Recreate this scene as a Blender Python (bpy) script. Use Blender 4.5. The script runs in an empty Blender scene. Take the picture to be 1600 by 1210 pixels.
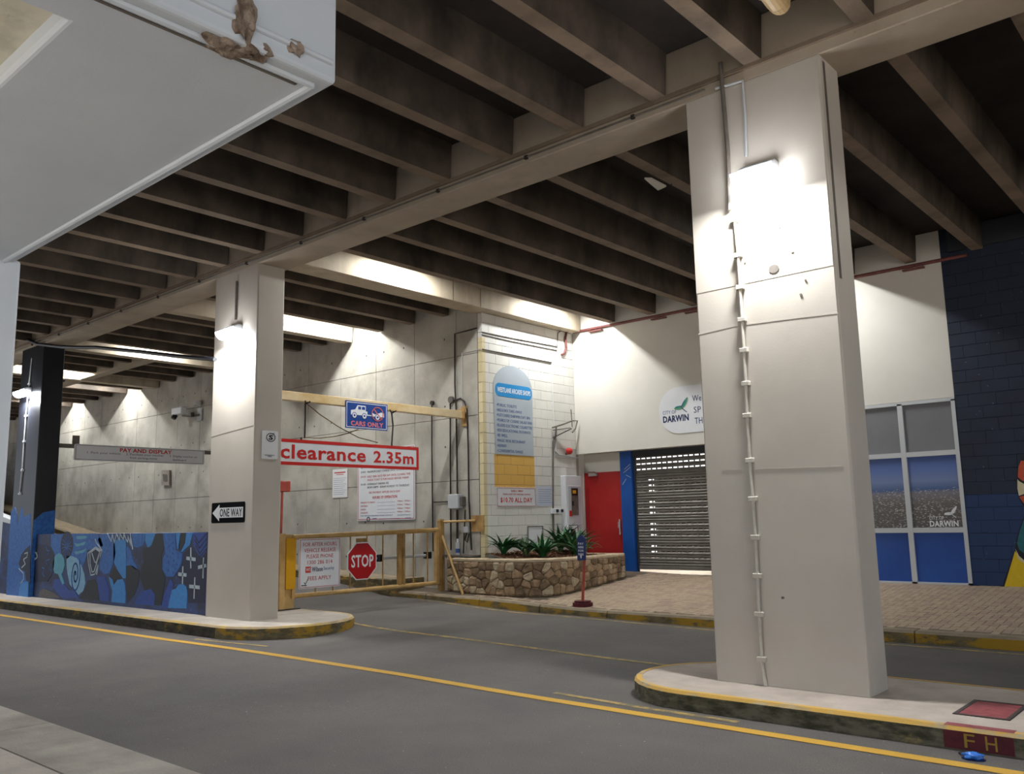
import bpy, bmesh, math, random
from mathutils import Vector, Matrix
random.seed(7)
S = bpy.context.scene
COL = S.collection
# ---------------------------------------------------------------- camera
F_PX = 1354.933
yaw, pit, rol = math.radians(41.238205), math.radians(8.747575), math.radians(1.178407)
fw = Vector((-math.sin(yaw)*math.cos(pit), math.cos(yaw)*math.cos(pit), math.sin(pit)))
r0 = Vector((math.cos(yaw), math.sin(yaw), 0)); d0 = fw.cross(r0)
rt = r0*math.cos(rol)+d0*math.sin(rol); dn = -r0*math.sin(rol)+d0*math.cos(rol)
cam = bpy.data.objects.new('camera', bpy.data.cameras.new('camera'))
cam.data.sensor_width = 36; cam.data.sensor_fit = 'HORIZONTAL'
cam.data.lens = 36*F_PX/1600
cam.data.clip_start = .05; cam.data.clip_end = 400
m3 = Matrix((rt, -dn, -fw)).transposed()
cam.matrix_world = Matrix.Translation((0, 0, 1.6)) @ m3.to_4x4()
COL.objects.link(cam); S.camera = cam
# ---------------------------------------------------------------- world, exposure
W = bpy.data.worlds.new('overcast'); S.world = W; W.use_nodes = True
bg = W.node_tree.nodes['Background']
bg.inputs[0].default_value = (.80, .89, 1.0, 1); bg.inputs[1].default_value = .8
S.view_settings.view_transform = 'Standard'; S.view_settings.look = 'None'
S.view_settings.exposure = 0.55; S.view_settings.gamma = 1
try: S.view_settings.use_curve_mapping = False
except Exception: pass
sun = bpy.data.objects.new('daylight', bpy.data.lights.new('daylight', 'SUN')); COL.objects.link(sun)
sun.data.energy = 7.5; sun.data.angle = math.radians(20); sun.data.color = (1, .98, .95); sun.rotation_euler = (math.radians(-14), 0, 0)
LAMP_W = 110; BATTEN_W = 75; TUBE_E = 14; LAMP_E = 25
# ---------------------------------------------------------------- materials
def hx(h):
    h = h.lstrip('#'); c = [int(h[i:i+2], 16)/255 for i in (0, 2, 4)]
    return tuple((x/12.92 if x <= .04045 else ((x+.055)/1.055)**2.4) for x in c)+(1,)
def newmat(name):
    m = bpy.data.materials.new(name); m.use_nodes = True
    return m, m.node_tree, m.node_tree.nodes['Principled BSDF']
def nd(t, kind, **kw):
    n = t.nodes.new(kind)
    for k, v in kw.items():
        if k.startswith('i_'): n.inputs[k[2:].replace('_', ' ')].default_value = v
        else: setattr(n, k, v)
    return n
def pos(t, sc=(1, 1, 1)):
    g = nd(t, 'ShaderNodeNewGeometry'); mp = nd(t, 'ShaderNodeMapping'); mp.inputs['Scale'].default_value = sc
    t.links.new(g.outputs['Position'], mp.inputs['Vector']); return mp.outputs[0]
def noise(t, v, sc, det=5, rgh=.6):
    n = nd(t, 'ShaderNodeTexNoise'); n.inputs['Scale'].default_value = sc; n.inputs['Detail'].default_value = det; n.inputs['Roughness'].default_value = rgh
    t.links.new(v, n.inputs['Vector']); return n.outputs[0]
def ramp(t, v, a, b, ca=(0, 0, 0, 1), cb=(1, 1, 1, 1)):
    r = nd(t, 'ShaderNodeValToRGB'); r.color_ramp.elements[0].position = a; r.color_ramp.elements[1].position = b
    r.color_ramp.elements[0].color = ca; r.color_ramp.elements[1].color = cb
    t.links.new(v, r.inputs[0]); return r.outputs[0]
def mix(t, f, a, b):
    m = nd(t, 'ShaderNodeMix', data_type='RGBA')
    if isinstance(f, (int, float)): m.inputs[0].default_value = f
    else: t.links.new(f, m.inputs[0])
    for i, x in ((6, a), (7, b)):
        if isinstance(x, tuple): m.inputs[i].default_value = x
        else: t.links.new(x, m.inputs[i])
    return m.outputs[2]
def math_(t, op, a, b=None):
    m = nd(t, 'ShaderNodeMath', operation=op)
    for i, x in enumerate((a, b)):
        if x is None: continue
        if isinstance(x, (int, float)): m.inputs[i].default_value = x
        else: t.links.new(x, m.inputs[i])
    return m.outputs[0]
def bumpn(t, p, v, strength, dist=.02):
    b = nd(t, 'ShaderNodeBump'); b.inputs['Strength'].default_value = strength; b.inputs['Distance'].default_value = dist
    t.links.new(v, b.inputs['Height']); t.links.new(b.outputs[0], p.inputs['Normal'])
def mat(name, c, c2=None, sc=3, rough=.6, bump=0, bsc=40, metal=0, lo=.35, hi=.65, stretch=(1, 1, 1), spec=.4):
    m, t, p = newmat(name)
    p.inputs['Roughness'].default_value = rough; p.inputs['Metallic'].default_value = metal
    p.inputs['Specular IOR Level'].default_value = spec
    if c2 is None: c2 = c; 
    v = pos(t, stretch)
    if c2 != c:
        n = noise(t, v, sc)
        t.links.new(ramp(t, n, lo, hi, hx(c), hx(c2)), p.inputs['Base Color'])
    else: p.inputs['Base Color'].default_value = hx(c)
    if bump: bumpn(t, p, noise(t, v, bsc, 3), bump)
    return m
def emit(name, c, s):
    m, t, p = newmat(name); p.inputs['Base Color'].default_value = hx(c)
    p.inputs['Emission Color'].default_value = hx(c); p.inputs['Emission Strength'].default_value = s
    return m
def concrete(name, c, c2, dark, amt=.45, streak=3., rough=.75, bump=.25, vz=.35):
    """cast concrete with blotches, vertical stains and small pits"""
    m, t, p = newmat(name); v = pos(t); vs = pos(t, (streak, streak, vz))
    a = ramp(t, noise(t, v, 1.3, 6), .35, .65, hx(c), hx(c2))
    st = ramp(t, noise(t, vs, 1.6, 5), .48, .78)
    b = mix(t, math_(t, 'MULTIPLY', st, amt), a, hx(dark))
    pit = ramp(t, noise(t, v, 26, 2), .68, .74)
    col = mix(t, math_(t, 'MULTIPLY', pit, .35), b, hx(dark))
    t.links.new(col, p.inputs['Base Color']); p.inputs['Roughness'].default_value = rough
    p.inputs['Specular IOR Level'].default_value = .25
    bumpn(t, p, noise(t, v, 30, 4), bump, .01)
    return m
MT = {}
MT['soffit'] = concrete('weathered_soffit_concrete', '#443d36', '#675b50', '#211d1a', .85, 1., .8, .4)  # joist sides: grime, plus their shade put into the darker colour
MT['soffit_edge'] = concrete('pale_soffit_edge_concrete', '#79695a', '#8a7968', '#463c33', .7, 1., .8, .4)  # joist bottoms and ledge: light from below put into the paler colour
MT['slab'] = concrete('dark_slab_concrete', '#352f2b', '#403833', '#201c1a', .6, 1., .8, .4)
MT['girder'] = concrete('girder_concrete', '#a39684', '#b1a493', '#7a6c5c', .35, 1., .7, .2)
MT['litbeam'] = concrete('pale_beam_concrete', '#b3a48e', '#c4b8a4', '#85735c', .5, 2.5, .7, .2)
MT['wallconc'] = concrete('formed_wall_concrete', '#a7a298', '#bdb8ad', '#716c63', .6, .9, .75, .25, .8)
MT['colpaint'] = mat('beige_column_paint', '#b9b1a5', '#c1b9ad', 1.2, .5, .03, 60)
MT['boxpaint'] = mat('pale_grey_paint', '#c2c9d1', '#cad0d6', 1.5, .55, .05, 90)
MT['cream'] = mat('cream_wall_paint', '#cdc9bf', '#d4d0c8', .8, .55, .06, 50)
MT['creambeam'] = concrete('cream_recess_concrete', '#c9c3ae', '#d8d3c0', '#8a8672', .5, 4., .7, .1)
MT['yellowp'] = mat('ochre_gate_paint', '#bb9455', '#caa872', 6, .45, .1, 40)
MT['yellowrust'] = mat('rusty_ochre_paint', '#94703f', '#b8945c', 5, .55, .2, 40)
MT['plateyel'] = mat('yellow_plate', '#d9a013', '#cf9716', 5, .4)
MT['beamyel'] = mat('pale_yellow_beam_paint', '#cdab70', '#e6d3ae', 2.2, .4, .1, 30, stretch=(1, .6, 1))
MT['white'] = mat('white_sign_face', '#d6d8dc', '#dcdde0', 4, .35)
MT['paleblue'] = mat('pale_blue_paper', '#c3c9d6', None, 1, .7)
MT['papers'] = mat('white_paper', '#dcdcdc', None, 1, .8)
MT['lightgrey'] = mat('light_grey_enamel', '#b4b6b8', '#bdbfc1', 5, .4)
MT['red'] = mat('red_door_paint', '#a01f1f', '#a82825', 3, .45, .05)
MT['signred'] = mat('sign_red', '#c22a26', None, 1, .35)
MT['stopred'] = mat('stop_red', '#b0151c', None, 1, .3)
MT['ink_red'] = mat('red_ink', '#b3302c', None, 1, .6)
MT['ink_blue'] = mat('blue_ink', '#39568f', None, 1, .6)
MT['ink_navy'] = mat('navy_ink', '#1c2a55', None, 1, .6)
MT['ink_black'] = mat('black_ink', '#1a1a1e', None, 1, .6)
MT['ink_pink'] = mat('faded_red_ink', '#e07a78', None, 1, .6)
MT['ink_white'] = mat('white_ink', '#e2e4e6', None, 1, .6)
MT['green'] = mat('logo_green', '#3f8f62', None, 1, .6)
MT['teal'] = mat('logo_teal', '#1f6d7a', None, 1, .6)
MT['signblue'] = mat('sign_blue', '#1f4590', None, 1, .35)
MT['pillblue'] = mat('bright_blue', '#1585c4', None, 1, .4)
MT['dirgrey'] = mat('directory_grey', '#a3adb6', '#b0b9c1', .8, .4)
MT['blackp'] = mat('black_paint', '#15161b', '#1b1d24', 2, .35)
MT['matblack'] = mat('matt_black', '#0d0f12', None, 1, .9, spec=.1)
MT['dark'] = mat('dark_iron', '#25201f', '#3a2f2b', 14, .6, .1)
MT['conduit'] = mat('grey_conduit', '#5c564f', '#6f675e', 8, .5)
MT['conduitw'] = mat('painted_conduit', '#b9b2a4', '#c7c1b4', 8, .5)
MT['redpipe'] = mat('maroon_pipe', '#6b3a37', '#7d4a45', 8, .5)
MT['redpaint'] = mat('faded_red_paint', '#a2463a', '#b45443', 8, .5)
MT['chrome'] = mat('brushed_metal', '#b9b9b6', None, 1, .3, metal=.8)
MT['rope'] = mat('tan_rope', '#77664a', '#8e7a5a', 30, .8)
MT['pipeyel'] = mat('tan_plastic_pipe', '#c1a273', '#cdb182', 6, .45)
MT['shutterblue'] = mat('blue_pillar_paint', '#12468f', '#1a509c', 2, .4, .05)
MT['slat'] = mat('grey_shutter_metal', '#6d6964', '#7a7670', 4, .45, .1, metal=.2)
MT['slatdark'] = mat('shutter_box', '#2c3036', None, 1, .5)
MT['alu'] = mat('aluminium_frame', '#c2c5c6', None, 1, .35)
MT['mortar'] = mat('planter_mortar', '#64563f', '#84735a', 7, .9, .6, 25)
MT['stone1'] = mat('tan_stone', '#8a7355', '#b3987a', 9, .8, .6, 30)
MT['stone2'] = mat('brown_stone', '#6a5642', '#8d765c', 9, .8, .6, 30)
MT['stone3'] = mat('pale_stone', '#a59478', '#c4b397', 9, .8, .6, 30)
MT['coping'] = mat('coping_render', '#b09c80', '#c4b296', 6, .85, .5, 25)
MT['mulch'] = mat('bark_mulch', '#5b3f2e', '#8a6448', 20, .9)
MT['leaf'] = mat('dark_green_leaf', '#1f4a2a', '#2f6a3d', 6, .4)
MT['leafp'] = mat('yellow_green_leaf', '#6b8a55', '#8fa271', 6, .45)
MT['paver1'] = mat('tan_paver', '#a8957f', '#b5a28a', 12, .85, .3, 60)
MT['paver2'] = mat('pink_paver', '#a28b7a', '#ac9584', 12, .85, .3, 60)
MT['paverj'] = mat('paver_joint_sand', '#6a5d50', None, 1, .95)
MT['footpath'] = mat('footpath_concrete', '#a99f94', '#c0b6aa', 2.2, .8, .3, 50)
MT['gutter'] = mat('gutter_concrete', '#8d857b', '#aaa297', 1.1, .8, .3, 50, lo=.4, hi=.6)
MT['bollredtop'] = mat('maroon_kerb_paint', '#4c141c', '#5f1e26', 9, .7, .3, 40)
MT['lidred'] = mat('red_oxide_paint', '#7c3438', '#93474a', 14, .7, .4, 60)
MT['fhyel'] = mat('dull_yellow_paint', '#9c7d2c', None, 1, .7)
MT['spall'] = mat('exposed_brown_concrete', '#5e4d3f', '#a09080', 14, .95, 1., 22)
MT['plastic'] = mat('blue_wrapper', '#1f5fc0', '#4f8ee0', 30, .2)
MT['lens'] = emit('lamp_lens', '#f4f8ff', LAMP_E)
MT['tube'] = emit('batten_tube', '#f6f9ff', TUBE_E)
MT['daylit'] = emit('daylit_glazing', '#ffffff', 2.5)  # glow standing in for daylight behind the shutter slots
MT['signblue2'] = mat('navy_post_sign', '#152c63', None, 1, .4)

def asphalt():
    m, t, p = newmat('asphalt'); v = pos(t)
    a = ramp(t, noise(t, v, .7, 4), .35, .65, hx('#565250'), hx('#66605b'))
    sp = ramp(t, noise(t, v, 90, 2), .45, .7)
    c = mix(t, math_(t, 'MULTIPLY', sp, .3), a, hx('#8a8580'))
    ds = ramp(t, noise(t, v, 130, 2), .52, .7)
    c = mix(t, math_(t, 'MULTIPLY', ds, .35), c, hx('#3d3b3b'))
    fleck = ramp(t, noise(t, v, 55, 1, .3), .80, .82)
    c = mix(t, fleck, c, hx('#c9c5bf'))
    t.links.new(c, p.inputs['Base Color']); p.inputs['Roughness'].default_value = .8
    p.inputs['Specular IOR Level'].default_value = .3
    bumpn(t, p, noise(t, v, 110, 3), .5, .008); return m
MT['asphalt'] = asphalt()
def worn(name, base, base2, paint, amt, sc=2.2, stretch=(1, 1, 2.5)):
    m, t, p = newmat(name); v = pos(t, stretch)
    a = ramp(t, noise(t, v, 5, 5), .4, .6, hx(base), hx(base2))
    f = ramp(t, noise(t, v, sc, 6, .7), amt-.04, amt+.04)
    t.links.new(mix(t, f, hx(paint), a), p.inputs['Base Color'])
    p.inputs['Roughness'].default_value = .85; bumpn(t, p, noise(t, v, 35, 4), .5, .01); return m
MT['kerbmoss'] = worn('mossy_kerb_face', '#3c3a26', '#6d6653', '#8a7a50', .36)
MT['kerbdark'] = worn('dark_kerb_face', '#2e2a20', '#4b4434', '#7a6428', .38)
MT['kerbyel'] = worn('worn_yellow_kerb_face', '#5a5138', '#77694b', '#a5801f', .49)
MT['kerbtop'] = worn('worn_yellow_edge', '#a8946c', '#b8a888', '#c9a04c', .55)
MT['kerbramp'] = worn('ramp_kerb_face', '#5a5138', '#77694b', '#b08f45', .42)
MT['kerbcream'] = worn('cream_kerb_edge', '#b09a78', '#c6b08c', '#cdae68', .48)
MT['kerbstonetop'] = mat('kerb_stone_top', '#85776300'[:7], '#9a8b74', 5, .85, .3, 40)
MT['islandtop'] = mat('island_concrete', '#a3978b', '#b9aca0', 2.5, .8, .25, 45)
MT['linepaint'] = worn('yellow_line_paint', '#8f7c4c', '#9a8552', '#c79a35', .66, 6, (1, 1, 1))
MT['linefaint'] = worn('faded_yellow_line_paint', '#74694f', '#857654', '#ac9152', .5, 6, (1, 1, 1))

def boxmask(t, lo, hi):
    g = nd(t, 'ShaderNodeNewGeometry'); s = nd(t, 'ShaderNodeSeparateXYZ'); t.links.new(g.outputs['Position'], s.inputs[0])
    f = None
    for i in range(3):
        for val, op in ((lo[i], 'GREATER_THAN'), (hi[i], 'LESS_THAN')):
            if val is None: continue
            c = math_(t, op, s.outputs[i], val)
            f = c if f is None else math_(t, 'MULTIPLY', f, c)
    return f
def blockmat():
    m, t, p = newmat('painted_blockwork'); v = pos(t)
    a = ramp(t, noise(t, v, 1.6, 5), .35, .65, hx('#cfccc5'), hx('#d8d6cf'))
    a = mix(t, boxmask(t, (None, 12.545, 2.255), (None, 13.77, 2.895)), a, hx('#d9ab55'))
    a = mix(t, boxmask(t, (None, None, None), (None, 12.335, 5.2)), a, hx('#d0c29a'))
    t.links.new(a, p.inputs['Base Color']); p.inputs['Roughness'].default_value = .6
    bumpn(t, p, noise(t, v, 60, 3), .25, .006); return m
MT['block'] = blockmat()
MT['blockj'] = mat('block_joint', '#a39e92', None, 1, .8)
def bluemat():
    m, t, p = newmat('navy_blockwork_paint'); v = pos(t)
    a = ramp(t, noise(t, v, 2, 5), .35, .65, hx('#0d182c'), hx('#112036'))
    a = mix(t, boxmask(t, (None, None, None), (None, None, 1.86)), a, hx('#14305a'))
    fl = ramp(t, noise(t, v, 22, 1, .3), .80, .82)
    a = mix(t, math_(t, 'MULTIPLY', fl, .5), a, hx('#7f8ea5'))
    t.links.new(a, p.inputs['Base Color']); p.inputs['Roughness'].default_value = .6
    bumpn(t, p, noise(t, v, 60, 3), .25, .006); return m
MT['blueblock'] = bluemat(); MT['bluej'] = mat('navy_joint_paint', '#101c33', None, 1, .6)
def mural_base():
    m, t, p = newmat('mural_ground_paint'); v = pos(t)
    a = ramp(t, noise(t, v, 2.5, 4), .42, .58, hx('#11183a'), hx('#16346b'))
    fl = ramp(t, noise(t, v, 16, 2), .62, .68)
    a = mix(t, math_(t, 'MULTIPLY', fl, .5), a, hx('#1f57a0'))
    t.links.new(a, p.inputs['Base Color']); p.inputs['Roughness'].default_value = .5; return m
MT['mural'] = mural_base()
def mp(n, a, b): MT[n] = mat('mural_'+n, a, b, 14, .5)
mp('mid_blue', '#1d4f96', '#2a6cb4'); mp('sky_blue', '#2b78bd', '#3484c6'); mp('pale_blue', '#6d9dbb', '#82aec6')
mp('teal_blue', '#4a90a8', '#5a9fb2'); mp('navy', '#0c1230', '#11183c'); mp('ink', '#10121a', '#191a22'); mp('chalk', '#9fb0ba', '#b4c1c8'); mp('royal', '#193a86', '#1e4698')
mp('brown', '#4a4540', '#5c554e'); mp('orange', '#b5452a', '#bf5234'); mp('cream_paint', '#c9bd98', '#d2c8a6'); mp('deep_teal', '#1a5a62', '#22686c'); mp('yellow', '#d9b515', '#e0bf20')
def city():
    """printed aerial view: blue sky, haze at the horizon, grey town below"""
    m, t, p = newmat('aerial_city_print')
    g = nd(t, 'ShaderNodeNewGeometry'); s = nd(t, 'ShaderNodeSeparateXYZ'); t.links.new(g.outputs['Position'], s.inputs[0])
    z = s.outputs[2]
    k = math_(t, 'DIVIDE', math_(t, 'SUBTRACT', z, 1.3), 1.22)
    r = nd(t, 'ShaderNodeValToRGB'); e = r.color_ramp.elements
    e[0].position = 0; e[0].color = hx('#4f4b47'); e[1].position = 1; e[1].color = hx('#3a5390')
    for q, c in ((.35, '#625d58'), (.50, '#77737a'), (.545, '#3f5a88'), (.66, '#6f7fa6'), (.80, '#5a70a8')):
        x = e.new(q); x.color = hx(c)
    t.links.new(k, r.inputs[0])
    v = pos(t, (1.3, 1, 3.2)); vo = nd(t, 'ShaderNodeTexVoronoi'); vo.inputs['Scale'].default_value = 15; t.links.new(v, vo.inputs['Vector'])
    w = ramp(t, vo.outputs['Distance'], .2, .42, (1, 1, 1, 1), (0, 0, 0, 1))
    n2 = ramp(t, noise(t, v, 7, 5), .38, .55)
    f = math_(t, 'MULTIPLY', math_(t, 'MULTIPLY', w, n2), math_(t, 'LESS_THAN', k, math_(t, 'ADD', math_(t, 'MULTIPLY', noise(t, v, 6, 4), .1), .50)))
    t.links.new(mix(t, math_(t, 'MULTIPLY', f, .9), r.outputs[0], hx('#bdb5b0')), p.inputs['Base Color'])
    p.inputs['Roughness'].default_value = .3; return m
MT['city'] = city()
MT['printblue'] = mat('blue_sea_print', '#164390', '#2456a6', .9, .3)
MT['greyglass'] = mat('frosted_grey_glass', '#77777a', '#7e7e80', 1, .12, spec=.6)

# ---------------------------------------------------------------- builders
WP = {}; BOARD = {}
FLAT = ('lettering', 'pictogram', 'border', 'printed_line', 'emblem', 'arrow', 'small_print', 'dragonfly_mark', 'header_band', 'logo_square', 'tick_mark', 'leader_line')
def bm_new(): return bmesh.new()
def box(bm, x0, x1, y0, y1, z0, z1):
    if x1 < x0: x0, x1 = x1, x0
    if y1 < y0: y0, y1 = y1, y0
    if z1 < z0: z0, z1 = z1, z0
    v = [bm.verts.new(c) for c in ((x0, y0, z0), (x1, y0, z0), (x1, y1, z0), (x0, y1, z0), (x0, y0, z1), (x1, y0, z1), (x1, y1, z1), (x0, y1, z1))]
    for f in ((0, 3, 2, 1), (4, 5, 6, 7), (0, 1, 5, 4), (1, 2, 6, 5), (2, 3, 7, 6), (3, 0, 4, 7)): bm.faces.new([v[i] for i in f])
def tube(bm, pts, r, n=8, r2=None):
    pts = [Vector(p) for p in pts]; rings = []
    for i, p in enumerate(pts):
        d = (pts[min(i+1, len(pts)-1)]-pts[max(i-1, 0)]).normalized()
        a = d.orthogonal().normalized() if i == 0 else (pa-d*pa.dot(d)).normalized()
        pa = a; b = d.cross(a); rr = r if r2 is None else r+(r2-r)*i/(len(pts)-1)
        rings.append([bm.verts.new(p+(a*math.cos(2*math.pi*k/n)+b*math.sin(2*math.pi*k/n))*rr) for k in range(n)])
    for i in range(len(rings)-1):
        for k in range(n): bm.faces.new((rings[i][k], rings[i][(k+1) % n], rings[i+1][(k+1) % n], rings[i+1][k]))
    bm.faces.new(rings[0][::-1]); bm.faces.new(rings[-1])
def disc(bm, c, axis, r, h, n=20):
    c = Vector(c); a = Vector(axis).normalized(); tube(bm, [c, c+a*h], r, n)
def prism(bm, poly, P, n, th):
    """poly: 2D points, P maps 2D->3D, extruded by th along n"""
    n = Vector(n)
    a = [bm.verts.new(Vector(P(*q))) for q in poly]; b = [bm.verts.new(Vector(P(*q))+n*th) for q in poly]
    bm.faces.new(a); bm.faces.new(b[::-1])
    for i in range(len(a)): bm.faces.new((a[i], b[i], b[(i+1) % len(a)], a[(i+1) % len(a)]))
def obj(name, bm, m, parent=None, bevel=0, seg=1, smooth=False, kind=None, label=None):
    bmesh.ops.recalc_face_normals(bm, faces=bm.faces)
    top = parent
    if name in FLAT and parent is not None and parent.name in BOARD: parent = BOARD[parent.name]
    me = bpy.data.meshes.new(name); bm.to_mesh(me); bm.free()
    co = [v.co for v in me.vertices]
    mn = Vector([min(c[i] for c in co) for i in range(3)]); mx = Vector([max(c[i] for c in co) for i in range(3)])
    base = Vector(((mn.x+mx.x)/2, (mn.y+mx.y)/2, mn.z))
    me.transform(Matrix.Translation(-base))
    o = bpy.data.objects.new(name, me); COL.objects.link(o)
    me.materials.append(MT[m] if isinstance(m, str) else m)
    place(o, base, parent)
    if name in ('board', 'plate', 'red_face', 'blade', 'sheet') and top is not None: BOARD[top.name] = o
    if bevel:
        b = o.modifiers.new('bevel', 'BEVEL'); b.width = bevel; b.segments = seg; b.limit_method = 'ANGLE'
    if smooth:
        for f in me.polygons: f.use_smooth = True
    if kind: o['kind'] = kind
    if label: o['label'] = label
    return o
def place(o, base, parent=None):
    WP[o.name] = base.copy() if hasattr(base, 'copy') else Vector(base)
    if parent is not None:
        o.parent = parent; o.location = Vector(base)-WP[parent.name]
    else: o.location = base
def inst(src, base, parent, rot=None, scale=None, m=None):
    o = bpy.data.objects.new(src.name.split('.')[0], src.data); COL.objects.link(o)
    place(o, Vector(base), parent)
    if rot: o.rotation_euler = rot
    if scale: o.scale = scale
    return o
def tag(o, label, cat, group=None):
    o['label'] = label; o['category'] = cat
    if group: o['group'] = group
    return o
def thing(name, loc, label, cat, group=None):
    o = bpy.data.objects.new(name, None); COL.objects.link(o); o.empty_display_size = .1
    place(o, Vector(loc)); return tag(o, label, cat, group)
def struct_empty(name, loc):
    o = bpy.data.objects.new(name, None); COL.objects.link(o); o.empty_display_size = .1
    place(o, Vector(loc)); o['kind'] = 'structure'; return o
def bx(name, x0, x1, y0, y1, z0, z1, m, parent=None, **k):
    bm = bm_new(); box(bm, x0, x1, y0, y1, z0, z1); return obj(name, bm, m, parent, **k)
def tb(name, pts, r, m, parent=None, n=8, **k):
    bm = bm_new(); tube(bm, pts, r, n); return obj(name, bm, m, parent, smooth=False, **k)
# planes: ('X', c) faces +x, u=y v=z ; ('Y', c) faces -y, u=x v=z ; ('Z', c) faces up, u=x v=y
def PL(k, c):
    if k == 'X': return (lambda u, v: (c, u, v)), Vector((1, 0, 0))
    if k == 'Y': return (lambda u, v: (u, c, v)), Vector((0, -1, 0))
    return (lambda u, v: (u, v, c)), Vector((0, 0, 1))
def poly(name, pl, pts, m, parent, th=.004, **k):
    P, n = PL(*pl); bm = bm_new(); prism(bm, pts, P, n, th); return obj(name, bm, m, parent, **k)
def polys(name, pl, lst, m, parent, th=.004, **k):
    P, n = PL(*pl); bm = bm_new()
    for pts in lst: prism(bm, pts, P, n, th)
    return obj(name, bm, m, parent, **k)
def rect(u0, u1, v0, v1): return [(u0, v0), (u1, v0), (u1, v1), (u0, v1)]
def rrect(u0, u1, v0, v1, r, n=5):
    o = []
    for cx, cy, a in ((u1-r, v0+r, -90), (u1-r, v1-r, 0), (u0+r, v1-r, 90), (u0+r, v0+r, 180)):
        for i in range(n+1):
            t = math.radians(a+90*i/n); o.append((cx+r*math.cos(t), cy+r*math.sin(t)))
    return o
def ell(cx, cy, rx, ry, n=20, rot=0):
    c, s = math.cos(rot), math.sin(rot)
    return [(cx+rx*math.cos(a)*c-ry*math.sin(a)*s, cy+rx*math.cos(a)*s+ry*math.sin(a)*c) for a in [2*math.pi*i/n for i in range(n)]]
def strip(pts, w):
    """list of quads along a polyline, width w"""
    out = []
    for a, b in zip(pts, pts[1:]):
        a, b = Vector(a), Vector(b); d = (b-a)
        if d.length < 1e-5: continue
        d.normalize(); n = Vector((-d.y, d.x))*w/2; e = d*w*.3
        out.append([tuple(a-e-n), tuple(b+e-n), tuple(b+e+n), tuple(a-e+n)])
    return out
def frame_strips(u0, u1, v0, v1, w): return [rect(u0, u1, v0, v0+w), rect(u0, u1, v1-w, v1), rect(u0, u0+w, v0+w, v1-w), rect(u1-w, u1, v0+w, v1-w)]
def text(s, pl, u0, u1, v0, v1, m, parent, bold=0., th=.002, name='lettering', fit=True, align='L', shear=0):
    """text filling width u0..u1 and height v0..v1 (stretched), standing th proud of the plane"""
    cu = bpy.data.curves.new('t', 'FONT'); cu.body = s; cu.size = 1; cu.offset = bold; cu.resolution_u = 2; cu.space_character = 1.06; cu.shear = shear
    to = bpy.data.objects.new('t', cu); COL.objects.link(to)
    dg = bpy.context.evaluated_depsgraph_get(); me = bpy.data.meshes.new_from_object(to.evaluated_get(dg))
    bpy.data.objects.remove(to)
    if not me.vertices: return None
    xs = [v.co.x for v in me.vertices]; ys = [v.co.y for v in me.vertices]
    x0, x1, y0, y1 = min(xs), max(xs), min(ys), max(ys)
    P, n = PL(*pl); sy = (v1-v0)/(y1-y0); sx = (u1-u0)/(x1-x0)
    # one object per word: split the outlines where the gap is as wide as a space
    bm = bm_new(); bm.from_mesh(me); bpy.data.meshes.remove(me)
    seen = set(); isl = []
    for v in bm.verts:
        if v in seen: continue
        st_ = [v]; seen.add(v); grp = []
        while st_:
            q = st_.pop(); grp.append(q)
            for e in q.link_edges:
                w = e.other_vert(q)
                if w not in seen: seen.add(w); st_.append(w)
        isl.append((min(q.co.x for q in grp), max(q.co.x for q in grp), grp))
    isl.sort(key=lambda a: a[0]); words = []
    for a, b, grp in isl:
        if words and a-words[-1][0] < .2: words[-1][0] = max(words[-1][0], b); words[-1][1].extend(grp)
        else: words.append([b, list(grp)])
    last = None
    for _, grp in words:
        gs = set(grp); nb = bm_new(); mp_ = {}
        for v in grp: mp_[v] = nb.verts.new(Vector(P(u0+(v.co.x-x0)*sx, v0+(v.co.y-y0)*sy))+n*th)
        for f in bm.faces:
            if f.verts[0] in gs: nb.faces.new([mp_[v] for v in f.verts])
        r = bmesh.ops.extrude_face_region(nb, geom=nb.faces[:])
        for v in [g for g in r['geom'] if isinstance(g, bmesh.types.BMVert)]: v.co -= n*(th*.9)
        last = obj(name, nb, m, parent)
    bm.free(); return last

def logo_fly(pl, u, v, s, parent, ms=('green', 'teal', 'ink_navy')):
    off = (pl[0], pl[1]+(.003 if pl[0] == 'X' else -.003))
    polys('dragonfly_mark', off, [ell(u+.30*s, v+.30*s, .36*s, .09*s, 14, 1.05), ell(u-.22*s, v-.02*s, .28*s, .08*s, 14, -.05)], ms[0], parent)
    polys('dragonfly_mark', off, [ell(u+.18*s, v+.26*s, .30*s, .06*s, 14, .95), ell(u-.2*s, v+.08*s, .25*s, .05*s, 14, .1)], ms[1], parent, th=.005)
    polys('dragonfly_mark', off, strip([(u-.02*s, v+.12*s), (u+.12*s, v-.08*s), (u+.38*s, v-.30*s)], .045*s), ms[2], parent, th=.006)

K_ = .96
def sy(y): return y*K_
def sz(z): return 1.6+(z-1.6)*K_
def ss(a, b, x):
    t = max(0, min(1, (x-a)/(b-a))); return t*t*(3-2*t)
TP = [(-70, 4.4), (-45, 3.9), (-38, 2.9), (-31, 1.87), (-28.5, 1.5), (-25, 1.12), (-20, .80), (-14.4, .525), (-13, .50), (-12.5, .42)]
def tz(x):
    if x <= TP[0][0]: return TP[0][1]
    for (a, za), (b, zb) in zip(TP, TP[1:]):
        if x <= b: return za+(zb-za)*(x-a)/(b-a)
    return TP[-1][1]
def roadz(x, y):
    main = .05*ss(-5, -11, x)*ss(3.2, 5.8, y)
    lane = .05*ss(-5, -9.5, x)+.11*ss(-9.5, -12.8, x) if x > -12.8 else .16+(tz(x)-.15-.16)*ss(-12.8, -15, x)
    w = ss(7.2, 8.6, y)
    return main*(1-w)+lane*w
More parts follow.
